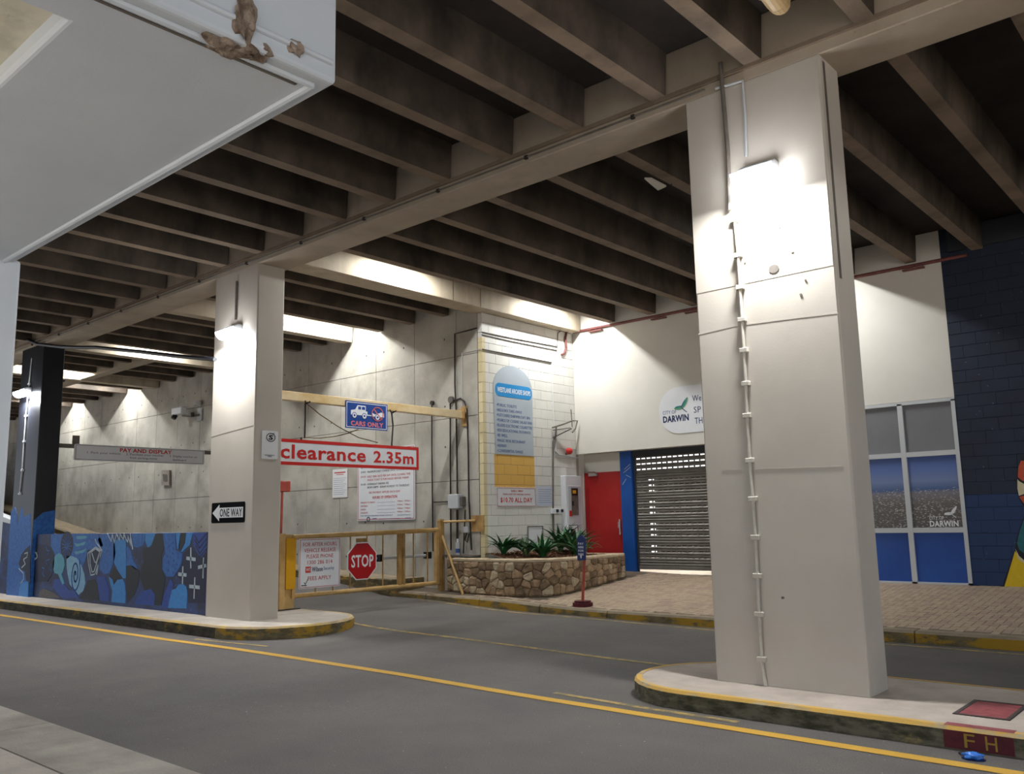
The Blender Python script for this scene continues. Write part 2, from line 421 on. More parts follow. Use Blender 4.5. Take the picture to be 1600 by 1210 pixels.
def kz(x): return .15+.09*ss(-8.2, -11.5, x)+.03*ss(-11.5, -13, x)
def pz(x, y): return kz(x)+max(0, min(y, 15.2)-11.75)*.0855*(1 if x > -10 else 1.0)
CEIL = 5.78
# ================================================================ STRUCTURE
# ground
bm = bm_new(); xs = [-60, -50, -45, -40, -36, -32, -30, -28]+[-26+.5*i for i in range(70)]+[10, 14]; xs = sorted(set(xs)); ys = [3.12, 3.6, 4, 4.5, 5, 5.5, 6, 6.6]+[7+.25*i for i in range(19)]+[11.7]
vs = [[bm.verts.new((x, y, roadz(x, y))) for y in ys] for x in xs]
for i in range(len(xs)-1):
    for j in range(len(ys)-1): bm.faces.new((vs[i][j], vs[i+1][j], vs[i+1][j+1], vs[i][j+1]))
floor = obj('floor', bm, 'asphalt', smooth=True); floor['kind'] = 'structure'
# near gutter and footpath slabs
gut = struct_empty('trim_1', (0, 2.8, 0))
x = -25.97
while x < 12:
    bx('gutter_slab', x+.006, x+2.994, 2.556, 3.13, -.12, .004, 'gutter', gut, bevel=.006)
    bx('footpath_slab', x+.006, x+2.994, -1.5, 2.544, -.12, .008, 'footpath', gut, bevel=.006); x += 3
bx('floor_2', -60, 14, -30, -1.5, -.2, 0, 'footpath')['kind'] = 'structure'
bx('floor_4', 14, 45, -30, 16, -.2, 0, 'footpath')['kind'] = 'structure'  # unseen sunlit ground past the shortened ceiling, added as bounce for the column sides
bx('trim_2', -60, 14, -1.5, 3.125, -.25, -.03, 'paverj')['kind'] = 'structure'

def line_mesh(name, pts, w, m, dz=.004, label=None):
    bm = bm_new(); L = []
    for i, (x, y) in enumerate(pts):
        a = Vector(pts[max(i-1, 0)]); b = Vector(pts[min(i+1, len(pts)-1)]); d = (b-a).normalized(); n = Vector((-d.y, d.x))*w/2
        L.append([bm.verts.new((x+s*n.x, y+s*n.y, roadz(x+s*n.x, y+s*n.y)+dz)) for s in (-1, 1)])
    for a, b in zip(L, L[1:]): bm.faces.new((a[0], b[0], b[1], a[1]))
    return obj(name, bm, m, floor)
def sub(pts, n=24):
    out = []
    for a, b in zip(pts, pts[1:]):
        for i in range(n): out.append((a[0]+(b[0]-a[0])*i/n, a[1]+(b[1]-a[1])*i/n))
    return out+[pts[-1]]
line_mesh('road_line', sub([(-45, 5.95), (-20, 6.10), (-12, 6.16), (-7.1, 6.33), (-4.4, 6.28), (-1.46, 6.24), (8, 6.1)]), .125, 'linepaint')
line_mesh('road_line', sub([(-11.1, 8.62), (-7.8, 8.52), (-5.4, 8.46), (-4.7, 8.44)]), .09, 'linefaint')
line_mesh('road_line', sub([(-5.3, 6.56), (-4.4, 6.50), (-3.4, 6.48)]), .07, 'linefaint')
line_mesh('road_line', sub([(-11.6, 6.42), (-10.9, 6.48), (-10.1, 6.60)]), .06, 'linefaint')
line_mesh('road_line', sub([(-12.4, 11.38), (-8.5, 11.32), (-3, 11.28), (9, 11.2)]), .07, 'linefaint')
line_mesh('road_line', sub([(-4.6, 8.36), (8, 8.36)]), .05, 'linefaint')

# islands ---------------------------------------------------------
def stadium(x0, x1, y0, y1, nose, both=False, n=14):
    """rounded nose at x0 side if nose=-1 else x1 side"""
    r = (y1-y0)/2; cy = (y0+y1)/2; o = []
    if nose > 0:
        o += [(x0, y0)]+[(x1-r+r*math.cos(a), cy+r*math.sin(a)) for a in [math.radians(-90+180*i/n) for i in range(n+1)]]+[(x0, y1)]
    else:
        o += [(x1, y1)]+[(x0+r+r*math.cos(a), cy+r*math.sin(a)) for a in [math.radians(90+180*i/n) for i in range(n+1)]]+[(x1, y0)]
    return o
def inset(pl, d):
    c = []; n = len(pl)
    area = sum(pl[i][0]*pl[(i+1) % n][1]-pl[(i+1) % n][0]*pl[i][1] for i in range(n))
    sg = 1 if area > 0 else -1
    for i in range(n):
        a, b, e = Vector(pl[i-1]), Vector(pl[i]), Vector(pl[(i+1) % n])
        d1 = (b-a).normalized(); d2 = (e-b).normalized(); n1 = Vector((-d1.y, d1.x))*sg; n2 = Vector((-d2.y, d2.x))*sg
        m = (n1+n2); m = m/max(.3, m.dot(n1)) if m.length > 1e-6 else n1
        c.append(tuple(b+m*d))
    return c
def island(outline, zt, facemat_fn, edgemat, topmat, name, zb=-.05):
    root = struct_empty(name, (sum(p[0] for p in outline)/len(outline), sum(p[1] for p in outline)/len(outline), 0))
    ins1 = inset(outline, .02); ins2 = inset(outline, .07)
    groups = {}
    n = len(outline)
    for i in range(n):
        j = (i+1) % n; key = facemat_fn(((outline[i][0]+outline[j][0])/2, (outline[i][1]+outline[j][1])/2)); groups.setdefault(key, []).append((i, j))
    for key, segs in groups.items():
        bm = bm_new()
        for i, j in segs:
            L = int(max(1, (Vector(outline[i])-Vector(outline[j])).length/.25))
            for q in range(L):
                def pt(o, t): return (o[i][0]+(o[j][0]-o[i][0])*t, o[i][1]+(o[j][1]-o[i][1])*t)
                p0, p1, i0, i1 = pt(outline, q/L), pt(outline, (q+1)/L), pt(ins1, q/L), pt(ins1, (q+1)/L)
                v = [bm.verts.new(c) for c in ((*p0, zb), (*p1, zb), (*p1, zt-.025), (*p0, zt-.025))]; bm.faces.new(v)
        bmesh.ops.remove_doubles(bm, verts=bm.verts, dist=.001)
        obj('kerb_face', bm, key, root)
    bm = bm_new()
    for i in range(n):
        j = (i+1) % n
        a = [bm.verts.new(c) for c in ((*outline[i], zt-.025), (*outline[j], zt-.025), (*ins1[j], zt), (*ins1[i], zt))]; bm.faces.new(a)
        b = [bm.verts.new(c) for c in ((*ins1[i], zt), (*ins1[j], zt), (*ins2[j], zt+.001), (*ins2[i], zt+.001))]; bm.faces.new(b)
    bmesh.ops.remove_doubles(bm, verts=bm.verts, dist=.0005)
    obj('painted_edge', bm, edgemat, root)
    bm = bm_new(); prism(bm, ins2, lambda u, v: (u, v, zb), (0, 0, 1), zt-zb-.001); obj('paving', bm, topmat, root)
    return root
def rface(p):
    return 'kerbmoss' if p[1] < 7.9 else 'kerbyel'
isl_r = island(stadium(-4.83, 13, 6.61, 8.27, -1), .152, rface, 'kerbtop', 'islandtop', 'trim_3')
def lface(p): return 'kerbyel' if p[0] > -11.4 else 'kerbdark'
isl_l = island(stadium(-60, -10.35, 6.62, 8.77, 1), .222, lface, 'kerbcream', 'footpath', 'trim_4')
# FH hydrant marking on right island
poly('kerb_marking', ('Y', 6.609), rect(-1.93, -1.50, .01, .127), 'bollredtop', isl_r, th=.003)
poly('kerb_marking', ('Z', .153), rect(-1.93, -1.50, 6.63, 6.72), 'lidred', isl_r, th=.001)
text('F', ('Y', 6.606), -1.80, -1.735, .025, .115, 'fhyel', isl_r, th=.003, name='kerb_letter')
text('H', ('Y', 6.606), -1.67, -1.60, .025, .115, 'fhyel', isl_r, th=.003, name='kerb_letter')
hy = thing('hydrant_cover', (-1.78, 7.30, .152), 'faded red hydrant pit cover in the concrete island', 'cover')
polys('frame', ('Z', .152), frame_strips(-1.97, -1.60, 7.00, 7.60, .03), 'dark', hy, th=.006)
poly('lid', ('Z', .152), rect(-1.94, -1.63, 7.03, 7.57), 'lidred', hy, th=.003)
# conduit stub and lid at island noses
pc = thing('plastic_wrapper', (-1.706, 6.44, 0), 'crumpled blue plastic wrapper in the gutter below the FH kerb marking', 'litter')
bm = bm_new(); bmesh.ops.create_icosphere(bm, subdivisions=3, radius=1)
for v in bm.verts:
    r_ = 1+.25*math.sin(v.co.x*5+v.co.y*3)*math.cos(v.co.z*4+v.co.y*6)
    v.co = Vector((-1.706+v.co.x*.062*r_, 6.43+v.co.y*.05*r_, .022+max(-.9, v.co.z*r_)*.022))
obj('film', bm, 'plastic', pc, smooth=True)
bm = bm_new(); prism(bm, ell(-1.706, 6.43, .072, .055, 18), lambda u, v: (u, v, .002), (0, 0, 1), .004); obj('flattened_rim', bm, 'signblue2', pc)
bm = bm_new(); bmesh.ops.create_icosphere(bm, subdivisions=2, radius=.014)
for v in bm.verts: v.co = Vector((v.co.x-1.80, v.co.y*.8+6.50, v.co.z*.7+.011))
tag(obj('pebble', bm, 'dark'), 'small dark clod lying left of the blue wrapper', 'debris')

# columns ------------------------------------------------------------
def column(x0, x1, y0, y1, z0, z1, m, label, name='column'):
    t = thing(name, ((x0+x1)/2, (y0+y1)/2, z0), label, 'column')
    bx('shaft', x0, x1, y0, y1, z0, z1, m, t, bevel=.018, seg=2); return t
col_r = column(-3.975, -2.63, 7.22, 7.66, .14, 5.65, 'colpaint', 'wide beige painted column on the near concrete island, lamp near its top')
col_l = column(-12.77, -11.51, 7.22, 7.70, .20, 5.65, 'colpaint', 'beige painted column with the ONE WAY sign on its face')
col_b = column(-21.12, -19.87, 7.22, 7.66, .17, 5.65, 'blackp', 'black painted column with blue mural at its foot')
# formwork steps / cracks on the columns
poly('render_ridge', ('Y', 7.22), [(-3.97, 3.30), (-3.6, 3.32), (-3.1, 3.30), (-2.64, 3.275), (-2.64, 3.285), (-3.1, 3.315), (-3.6, 3.332), (-3.97, 3.312)], 'colpaint', col_r, th=.002)
poly('upper_render', ('Y', 7.22), rect(-3.965, -2.65, 3.70, 5.63), 'colpaint', col_r, th=.002)
poly('crack_line', ('Y', 7.22), [(-3.8, 2.012), (-2.7, 1.985), (-2.7, 1.991), (-3.8, 2.018)], 'conduitw', col_r, th=.003)
poly('movement_joint', ('X', -2.63), rect(7.29, 7.34, 3.60, 5.60), 'conduit', col_r, th=.002)
poly('render_ridge', ('Y', 7.22), [(-12.75, 3.02), (-12.2, 3.06), (-11.55, 3.10), (-11.55, 3.115), (-12.2, 3.075), (-12.75, 3.03)], 'colpaint', col_l, th=.002)
bm = bm_new()
for (u, v, r) in ((-3.18, 3.78, .05), (-3.10, 4.15, .01), (-2.95, 3.5, .012), (-3.45, 3.9, .012), (-3.0, 3.9, .015), (-3.5, 4.05, .012), (-3.3, .9, .014), (-2.9, 3.62, .01)):
    prism(bm, ell(u, v, r, r*.8, 10), lambda a, b: (a, 7.222, b), (0, -1, 0), .008)
obj('paint_blemish', bm, 'conduit', col_r, kind='stuff')
# conduit on right column
def conduit(t, pts, y, r, m='conduitw', clips=True):
    P = [(u, y-r-.005, v) for u, v in pts]
    c = tb('conduit', P, r, m, t, n=8)
    return c
pr_ = [(-3.515,4.315),(-3.505,3.973),(-3.506,3.669),(-3.507,3.368),(-3.507,3.082),(-3.508,2.776),(-3.515,2.486),(-3.517,2.084),(-3.510,1.744),(-3.508,1.409),(-3.512,1.079),(-3.517,0.752),(-3.519,0.376),(-3.499,0.156)]
cond_r = conduit(col_r, pr_, 7.22, .016)
for (u, v) in pr_[:-1]:
    o = bx('saddle_clip', u-.04, u+.04, 7.18, 7.222, v-.022, v+.022, 'conduitw', cond_r, bevel=.006)
conduit(col_r, [(-3.560,5.899),(-3.549,5.436),(-3.538,4.982),(-3.554,4.418)], 7.215, .022, 'conduit')
conduit(col_r, [(-3.629,5.661),(-3.351,5.637),(-3.347,5.303),(-3.361,4.896)], 7.215, .014, 'lightgrey')
conduit(col_l, [(-12.092,5.456),(-12.094,5.142),(-12.097,4.830)], 7.22, .018, 'conduit')
pb = [(-20.490,5.384),(-20.543,4.813),(-20.608,4.105),(-20.622,3.538),(-20.625,2.906),(-20.683,2.393)]
cond_b = conduit(col_b, pb, 7.22, .014, 'lightgrey')
for (u, v) in pb[1:]: bx('saddle_clip', u-.05, u+.05, 7.185, 7.222, v-.02, v+.02, 'lightgrey', cond_b)

# bulkhead lamps --------------------------------------------------------
def lamp(x, y, z, label, w=LAMP_W):
    t = thing('bulkhead_lamp', (x, y, z-.1), label, 'lamp', 'lamps on the column faces')
    bm = bm_new(); pf = [(0, .10), (.08, .11), (.15, .07), (.16, .03), (.14, .02), (0, -.02)]
    prism(bm, pf, lambda u, v: (x-.17, y-u, z+v), (1, 0, 0), .34); obj('housing', bm, 'lightgrey', t, bevel=.008)
    bm = bm_new()
    for i in range(9):
        pass
    pl_ = [(-.02, -.02)]+[(.02+.085*(1-math.cos(a)), -.02-.085*math.sin(a)) for a in [math.pi*i/10 for i in range(11)]]
    prism(bm, [(.015, .0)]+[(.105-.09*math.cos(math.pi*i/10), -.075*math.sin(math.pi*i/10)) for i in range(11)], lambda u, v: (x-.19, y-u*1.35, z+v*1.5), (1, 0, 0), .38)
    obj('lens', bm, 'lens', t)
    L = bpy.data.lights.new('lamp_light', 'AREA'); L.shape = 'RECTANGLE'; L.size = .32; L.size_y = .14; L.energy = w; L.color = (.96, .98, 1.0)
    lo = bpy.data.objects.new('lamp_light', L); COL.objects.link(lo); place(lo, Vector((x, y-.16, z-.135)), t)
    lo.rotation_euler = (math.radians(-18), 0, 0)
    return t
lamp(-3.233, 7.22, 4.66, 'glaring bulkhead lamp on the wide near column')
lamp(-12.09, 7.22, 4.62, 'glaring bulkhead lamp on the ONE WAY column')
lamp(-20.59, 7.22, 4.62, 'glaring bulkhead lamp on the black column')

# ceiling, girder, joists --------------------------------------------------
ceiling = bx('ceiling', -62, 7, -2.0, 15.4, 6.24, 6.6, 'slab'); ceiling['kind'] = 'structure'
girder = struct_empty('trim_5', (-20, 7.5, 5.635))
bx('girder_stem', -60, 7, 7.22, 7.76, 5.635, 6.24, 'girder', girder, bevel=.01)
bx('girder_ledge', -60, 7, 7.185, 7.22, 5.745, 5.785, 'soffit_edge', girder)
X0 = -2.215; DX = 1.025
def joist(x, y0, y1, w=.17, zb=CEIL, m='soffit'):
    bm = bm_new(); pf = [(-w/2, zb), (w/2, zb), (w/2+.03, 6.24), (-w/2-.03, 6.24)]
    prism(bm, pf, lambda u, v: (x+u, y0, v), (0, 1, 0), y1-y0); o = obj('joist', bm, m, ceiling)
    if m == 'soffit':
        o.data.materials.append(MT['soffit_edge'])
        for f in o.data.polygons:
            if f.normal.z < -.9: f.material_index = 1  # undersides take the lit copy, sides keep the shaded one
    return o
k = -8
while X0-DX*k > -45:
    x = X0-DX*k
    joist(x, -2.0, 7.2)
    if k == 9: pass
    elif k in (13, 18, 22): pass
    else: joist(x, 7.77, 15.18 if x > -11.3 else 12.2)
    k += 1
joist(-15.66, 7.77, 12.2, .26, 5.70, 'litbeam'); joist(-20.62, 7.77, 12.2, .3, 5.70, 'litbeam'); joist(-24.8, 7.77, 12.2, .3, 5.70, 'litbeam')
bm = bm_new(); box(bm, -11.72, -11.25, 7.77, 15.18, 5.70, 6.24); obj('joist', bm, 'litbeam', ceiling, bevel=.01, label='pale deep beam lit from beside')
bx('cross_beam', -30, -20.7, 9.95, 10.2, 5.72, 6.24, 'girder', ceiling)
for yy in (11.2, 11.95): bx('beam_joint', -11.248, -11.244, yy, yy+.012, 5.71, 6.2, 'conduit', ceiling)
# conduit along girder edge + clips
tb('conduit', [(-30, 7.207, 5.70), (-3.75, 7.207, 5.70)], .011, 'conduit', girder)
for i in range(14): bx('conduit_clip', -4.6-i*1.45, -4.56-i*1.45, 7.19, 7.225, 5.675, 5.72, 'dark', girder)
# battens in the bays -----------------------------------------------------
def batten(x, y0, y1, z, label, w=BATTEN_W):
    t = thing('batten_light', (x, (y0+y1)/2, z), label, 'light', 'tube lights in the ceiling bays')
    bx('body', x-.05, x+.05, y0, y1, z+.03, z+.09, 'lightgrey', t)
    tb('tube', [(x, y0+.03, z), (x, y1-.03, z)], .018, 'tube', t)
    L = bpy.data.lights.new('batten_glow', 'AREA'); L.shape = 'RECTANGLE'; L.size = .08; L.size_y = y1-y0; L.energy = w; L.color = (.98, 1, .985)
    lo = bpy.data.objects.new('batten_glow', L); COL.objects.link(lo); place(lo, Vector((x, (y0+y1)/2, z-.03)), t)
    return t
batten(-10.86, 9.2, 10.4, 6.13, 'tube light tucked beside the deep pale beam, above the driveway')
batten(-10.86, 13.3, 14.5, 6.13, 'tube light tucked beside the deep pale beam, nearest the white wall')
batten(-15.2, 9.6, 10.8, 6.10, 'tube light above the ramp behind the ONE WAY column')
batten(-20.15, 9.3, 10.5, 6.10, 'tube light above the ramp beside the black column')
batten(-24.4, 8.5, 9.7, 6.10, 'tube light above the ramp beyond the black column')
batten(-26.3, 10.6, 11.8, 6.10, 'tube light at the concrete wall, nearer of the two far ones')
batten(-30.4, 10.6, 11.8, 6.10, 'tube light at the concrete wall, far end of the ramp')
batten(-15.1, 11.2, 12.1, 6.12, 'tube light above the ramp hard against the concrete wall', BATTEN_W*.6)
batten(-5.85, 13.2, 14.4, 6.10, 'tube light over the shop window hidden behind the near column')
batten(-.9, 7.9, 9.2, 5.98, 'tube light at the top right beyond the girder', 20)
# exposed pipe elbow at ceiling
t = thing('drain_pipe', (-2.55, 6.2, 5.6), 'tan plastic drain pipe elbow hanging under the ceiling slab', 'pipe')
tb('pipe_run', [(-2.52, 3.6, 5.78), (-2.54, 5.9, 5.66), (-2.56, 6.2, 5.64), (-2.60, 6.36, 5.70), (-2.61, 6.42, 5.85), (-2.61, 6.43, 6.238)], .085, 'pipeyel', t, n=16)
tb('collar', [(-2.535, 5.86, 5.662), (-2.55, 6.02, 5.652)], .10, 'pipeyel', t, n=16)
# hanging ceiling tag
t = thing('junction_plate', (-5.0, 9.2, 5.7), 'small pale plate hanging from a dark joist left of the near lamp', 'plate')
polys('plate', ('Z', 5.70), [[(-5.409,8.711),(-5.347,8.772),(-5.348,9.115),(-5.493,9.153)]], 'cream', t, th=.02)
tb('hanger', [(-5.35+.0, 9.25, 5.72), (-5.35, 9.25, 6.24)], .006, 'dark', t)

# foreground box (concrete stair/ramp underside) --------------------------
bz = 3.40; s_ = (bz-1.6)/1.6
fb = thing('concrete_canopy', (-6, 1, bz), 'pale grey rendered concrete canopy overhanging at the top left', 'canopy')
XR, YF = -2.74, 2.065
bm = bm_new(); prism(bm, [(-22, 1.115), (-3.07, 1.115), (-3.07, -1.8), (XR, -1.8), (XR, YF), (-22, YF)], lambda u, v: (u, v, bz), (0, 0, 1), 2.5)
obj('soffit_body', bm, 'boxpaint', fb, bevel=.022, seg=3)
bx('recess_panel', -22, -3.05, -1.8, 1.13, 3.475, 3.6, 'creambeam', fb)
bm = bm_new(); tube(bm, [(-22, YF-.07, bz-.002), (XR-.075, YF-.07, bz-.002)], .016, 8); obj('drip_bead', bm, 'boxpaint', fb)
bm = bm_new(); tube(bm, [(XR-.075, YF-.07, bz-.002), (XR-.075, -1.8, bz-.002)], .016, 8); obj('drip_bead', bm, 'boxpaint', fb)
bm = bm_new(); tube(bm, [(XR+.002, YF-.03, bz+.085), (XR+.002, -1.8, bz+.085)], .014, 8); obj('drip_bead', bm, 'boxpaint', fb)
bm = bm_new(); prism(bm, [(XR-.125, YF-.12), (XR-.11, YF-.12), (XR-.11, -1.8), (XR-.125, -1.8)], lambda u, v: (u, v, bz-.001), (0, 0, -1), .003); obj('drip_groove', bm, 'conduit', fb)  # dark strip; the shade of a groove put into its colour
def lump(cx, cy, cz, sx, sy, sz, seed, name='spalled_patch'):
    rnd = random.Random(seed); bm = bm_new(); bmesh.ops.create_icosphere(bm, subdivisions=3, radius=1)
    for v in bm.verts:
        r = 1+.35*math.sin(v.co.x*4+seed)*math.sin(v.co.y*5+v.co.z*3+seed)+rnd.uniform(-.12, .12)
        v.co = Vector((cx+v.co.x*sx*r, cy+v.co.y*sy*r, cz+v.co.z*sz*r))
    return obj(name, bm, 'spall', fb)
lump(XR-.07, 1.60, bz, .055, .10, .026, 3); lump(XR, 1.63, bz+.10, .024, .045, .09, 5); lump(XR, 1.86, bz+.075, .020, .035, .03, 8)
lump(XR-.04, 1.70, bz+.015, .04, .07, .032, 11)
bx('support_wall', -9, -6.27, 1.2, 2.10, 0, 3.42, 'boxpaint', fb, bevel=.02, seg=2)

# concrete wall with form panels ------------------------------------------
wl = struct_empty('wall_back', (-30, 12.35, 0))
bx('wall_core', -62, -11.62, 12.262, 12.6, -.2, 6.24, 'conduit', wl)
pm = {}
x = -12.205+.0
k = 0
xs_ = [-11.622, -12.205]+[-13.46-1.255*i for i in range(30)]
for a, b in zip(xs_, xs_[1:]):
    w = a-b-.012
    if round(w, 2) not in pm:
        for zi, (z0, z1) in enumerate(((-.1, 2.4), (2.4, 3.66), (3.66, 4.9), (4.9, 6.24))):
            bm = bm_new(); box(bm, -w/2, w/2, -.022, 0, .006, z1-z0-.006); me_o = obj('form_panel', bm, 'wallconc', wl); pm.setdefault(round(w, 2), []).append(me_o)
            place(me_o, Vector(((a+b)/2, 12.25, z0+.006)), wl)
    else:
        for zi, z0 in enumerate((-.1, 2.4, 3.66, 4.9)):
            inst(pm[round(w, 2)][zi], ((a+b)/2, 12.25, z0+.006), wl)
bm = bm_new(); rnd = random.Random(3)
for i in range(28):
    for z in (.9, 1.6, 3.1, 3.9, 5.3):
        for dx in (.3, .95):
            if rnd.random() < .75:
                prism(bm, ell(-12.25-1.255*i-dx, z+rnd.uniform(-.02, .02), .018, .022, 7), lambda u, v: (u, 12.240, v), (0, -1, 0), .003)
obj('tie_hole', bm, 'dark', wl, kind='stuff')
# footway at the foot of the wall, up the ramp
bm = bm_new(); bt = bm_new(); by = bm_new(); xx = [-60, -50, -45, -41.5, -38, -36, -34.5, -31, -28.5, -26, -24, -22, -20, -18, -16, -14.4, -13.2]
for a, b in zip(xx, xx[1:]):
    q = [bt.verts.new(c) for c in ((a, 11.5, tz(a)), (b, 11.5, tz(b)), (b, 12.25, tz(b)), (a, 12.25, tz(a)))]; bt.faces.new(q)
    q = [by.verts.new(c) for c in ((a, 11.38, tz(a)-.3), (b, 11.38, tz(b)-.3), (b, 11.38, tz(b)-.01), (a, 11.38, tz(a)-.01))]; by.faces.new(q)
    q = [by.verts.new(c) for c in ((a, 11.38, tz(a)-.01), (b, 11.38, tz(b)-.01), (b, 11.5, tz(b)), (a, 11.5, tz(a)))]; by.faces.new(q)
q = [by.verts.new(c) for c in ((-13.2, 11.38, -.1), (-13.2, 12.25, -.1), (-13.2, 12.25, tz(-13.2)), (-13.2, 11.38, tz(-13.2)))]; by.faces.new(q)
for b_ in (bt, by): bmesh.ops.remove_doubles(b_, verts=b_.verts, dist=.001)
fwy = struct_empty('trim_6', (-30, 11.8, 0)); obj('walkway', bt, 'kerbstonetop', fwy); obj('kerb_face', by, 'kerbramp', fwy)
bx('wall_left', -62, -61.5, -2, 12.3, -1, 6.3, 'slab')['kind'] = 'structure'

# pier block wall ------------------------------------------------------------
wp = struct_empty('wall_pier', (-11.6, 13.7, 0))
bx('wall_core', -11.72, -11.512, 12.262, 15.3, .0, 5.70, 'blockj', wp)
XP = -11.5
src = {}
def block(wall, pl, u0, u1, v0, v1, m, gap=.003, th=.012):
    w, h = round(u1-u0-.002, 3), round(v1-v0-2*gap, 3); key = (pl[0], w, h, m)
    P, n = PL(*pl); c = Vector(P((u0+u1)/2, v0+gap))-n*th*.5
    if key not in src:
        bm = bm_new()
        if pl[0] == 'X': box(bm, -th/2, th/2, -w/2, w/2, 0, h)
        else: box(bm, -w/2, w/2, -th/2, th/2, 0, h)
        bmesh.ops.bevel(bm, geom=[e for e in bm.edges], offset=.003, segments=1, affect='EDGES')
        o = obj('block', bm, m, wall); place(o, c, wall); src[key] = o; return o
    return inst(src[key], c, wall)
k = 0; z = .70
while z < 5.69:
    z1 = min(z+.2, 5.695); y = 12.24+(.2 if k % 2 else 0)
    if k % 2: block(wp, ('X', XP), 12.24, 12.44, z, z1, 'block')
    while y < 15.19:
        y1 = min(y+.4, 15.2)
        if k % 2 == 0 or y > 12.25: block(wp, ('X', XP), y, y1, z, z1, 'block')
        y = y1
    block(wp, ('Y', 12.25), -11.62, -11.5, z, z1, 'block', th=.01)
    z = z1; k += 1

# front (white) wall over the shop recess ------------------------------------
wf = struct_empty('wall_front', (-8, 15.35, 0))
bx('upper_wall', -11.5, -6.75, 15.2, 15.49, 3.0, 6.24, 'cream', wf); bx('upper_wall', -6.75, -3.8, 15.2, 15.49, 3.435, 6.24, 'cream', wf)
bx('recess_wall', -11.9, -11.49, 15.5, 15.62, .2, 3.1, 'cream', wf)
bx('recess_wall', -11.5, -10.5, 15.5, 15.62, 2.60, 3.1, 'cream', wf)
bx('recess_cheek', -11.9, -11.52, 15.3, 15.5, .2, 3.0, 'cream', wf)
bx('hidden_wall', -8.35, -6.75, 15.2, 15.62, .2, 3.2, 'cream', wf)
# bx upper wall sits above the window: lower band for window head at 3.42
# red door
dr = struct_empty('door_1', (-11.0, 15.5, .45))
dlf = bx('door_leaf', -11.495, -10.513, 15.47, 15.52, .46, 2.595, 'red', dr, bevel=.004)
for u in (-11.512, ): bx('door_jamb', u-.03, u+.012, 15.45, 15.5, .46, 2.62, 'cream', dr)
dcl = bx('door_closer', -11.33, -11.12, 15.40, 15.465, 2.52, 2.58, 'chrome', dr)
tb('closer_arm', [(-11.36, 15.42, 2.61), (-11.12, 15.34, 2.60), (-11.15, 15.43, 2.56)], .009, 'conduit', dcl)
dhd = bx('door_handle', -10.60, -10.57, 15.42, 15.47, 1.25, 1.58, 'chrome', dr, bevel=.008)
tb('handle_lever', [(-10.585, 15.42, 1.40), (-10.585, 15.39, 1.40), (-10.585, 15.39, 1.52)], .008, 'chrome', dhd)
bl = struct_empty('trim_7', (-10.4, 15.4, .45))
bx('blue_pilaster', -10.51, -10.225, 15.42, 15.56, .44, 3.0, 'shutterblue', bl, bevel=.004)
for i, (a, b, c, d) in enumerate(((-10.40, 2.62, -10.25, 2.72), (-10.42, 2.55, -10.24, 2.66), (-10.36, 2.5, -10.24, 2.44), (-10.46, 2.3, -10.36, 2.42))):
    polys('scuff', ('Y', 15.42), strip([(a, b), (c, d)], .008), 'lightgrey', bl, th=.002)
# roller shutter
rs = thing('roller_shutter', (-9.3, 15.5, .47), 'grey steel roller shutter with rows of slots, beside the blue pilaster', 'shutter')
bx('drum_cover', -10.22, -8.36, 15.46, 15.62, 2.88, 3.0, 'slatdark', rs)
tb('guide_rail', [(-10.20, 15.52, .48), (-10.20, 15.52, 2.95)], .022, 'slatdark', rs)
tb('guide_rail', [(-8.38, 15.52, .48), (-8.38, 15.52, 2.95)], .022, 'slatdark', rs)
P_ = .0755*1.5  # slat pitch
zt_ = 2.88; i = 0; ssrc = {}
def slat(kind, z0):
    if kind in ssrc: return inst(ssrc[kind], (-9.29, 15.53, z0), rs)
    bm = bm_new(); w = .905; h = P_-.004
    def sec(x0, x1, a, b, bulge=.012):
        pf = [(0, a), (-.012, a+.012*(b-a)/.05), (-bulge-.008, (a+b)/2), (-.012, b-.012*(b-a)/.05), (0, b), (.004, b), (.004, a)]
        prism(bm, pf, lambda u, v: (x0, u, v), (1, 0, 0), x1-x0)
    if kind == 'solid':
        sec(-w, w, 0, h*.54); sec(-w, w, h*.54, P_+.001)
    else:
        sec(-w, w, 0, h*.50); sec(-w, w, h*.68, P_+.001, .006)
        x = -w
        while x < w: sec(x, min(x+.034, w), h*.50, h*.68, .0); x += .1265
    o = obj('slat', bm, 'slat', rs); place(o, Vector((-9.29, 15.53, z0)), rs); ssrc[kind] = o; return o
z = zt_
while z > .62:
    z -= P_; slat('solid' if i % 4 == 3 else 'slotted', z); i += 1
bx('bottom_rail', -10.195, -8.385, 15.51, 15.55, z-.07, z, 'slat', rs, bevel=.006)
# arcade behind the shutter
ar = struct_empty('wall_arcade', (-9.3, 19, .45))
bx('arcade_floor', -15.3, -7.0, 15.63, 22, .36, .46, 'footpath', ar)
bx('arcade_wall', -15.3, -15.2, 15.63, 22, .45, 3.7, 'slab', ar); bx('arcade_wall', -7.6, -7.5, 15.63, 22, .45, 3.7, 'slab', ar)
bx('arcade_wall', -15.2, -11.9, 15.63, 15.7, .45, 3.7, 'slab', ar)
bx('arcade_wall', -15.3, -7.5, 21.9, 22, .45, 3.7, 'slab', ar); bx('arcade_ceiling', -15.3, -7.5, 15.63, 22, 3.6, 3.7, 'slab', ar)
aw = struct_empty('window_2', (-11.0, 21, 3))
bx('glazing', -15.1, -11.0, 21.80, 21.85, 2.95, 3.45, 'daylit', aw)  # unseen glowing panes, added so the shutter slots show bright
bx('glazing', -13.86, -13.72, 21.8, 21.84, .5, 2.9, 'daylit', aw); bx('glazing', -14.5, -14.36, 21.8, 21.84, .5, 2.9, 'daylit', aw)
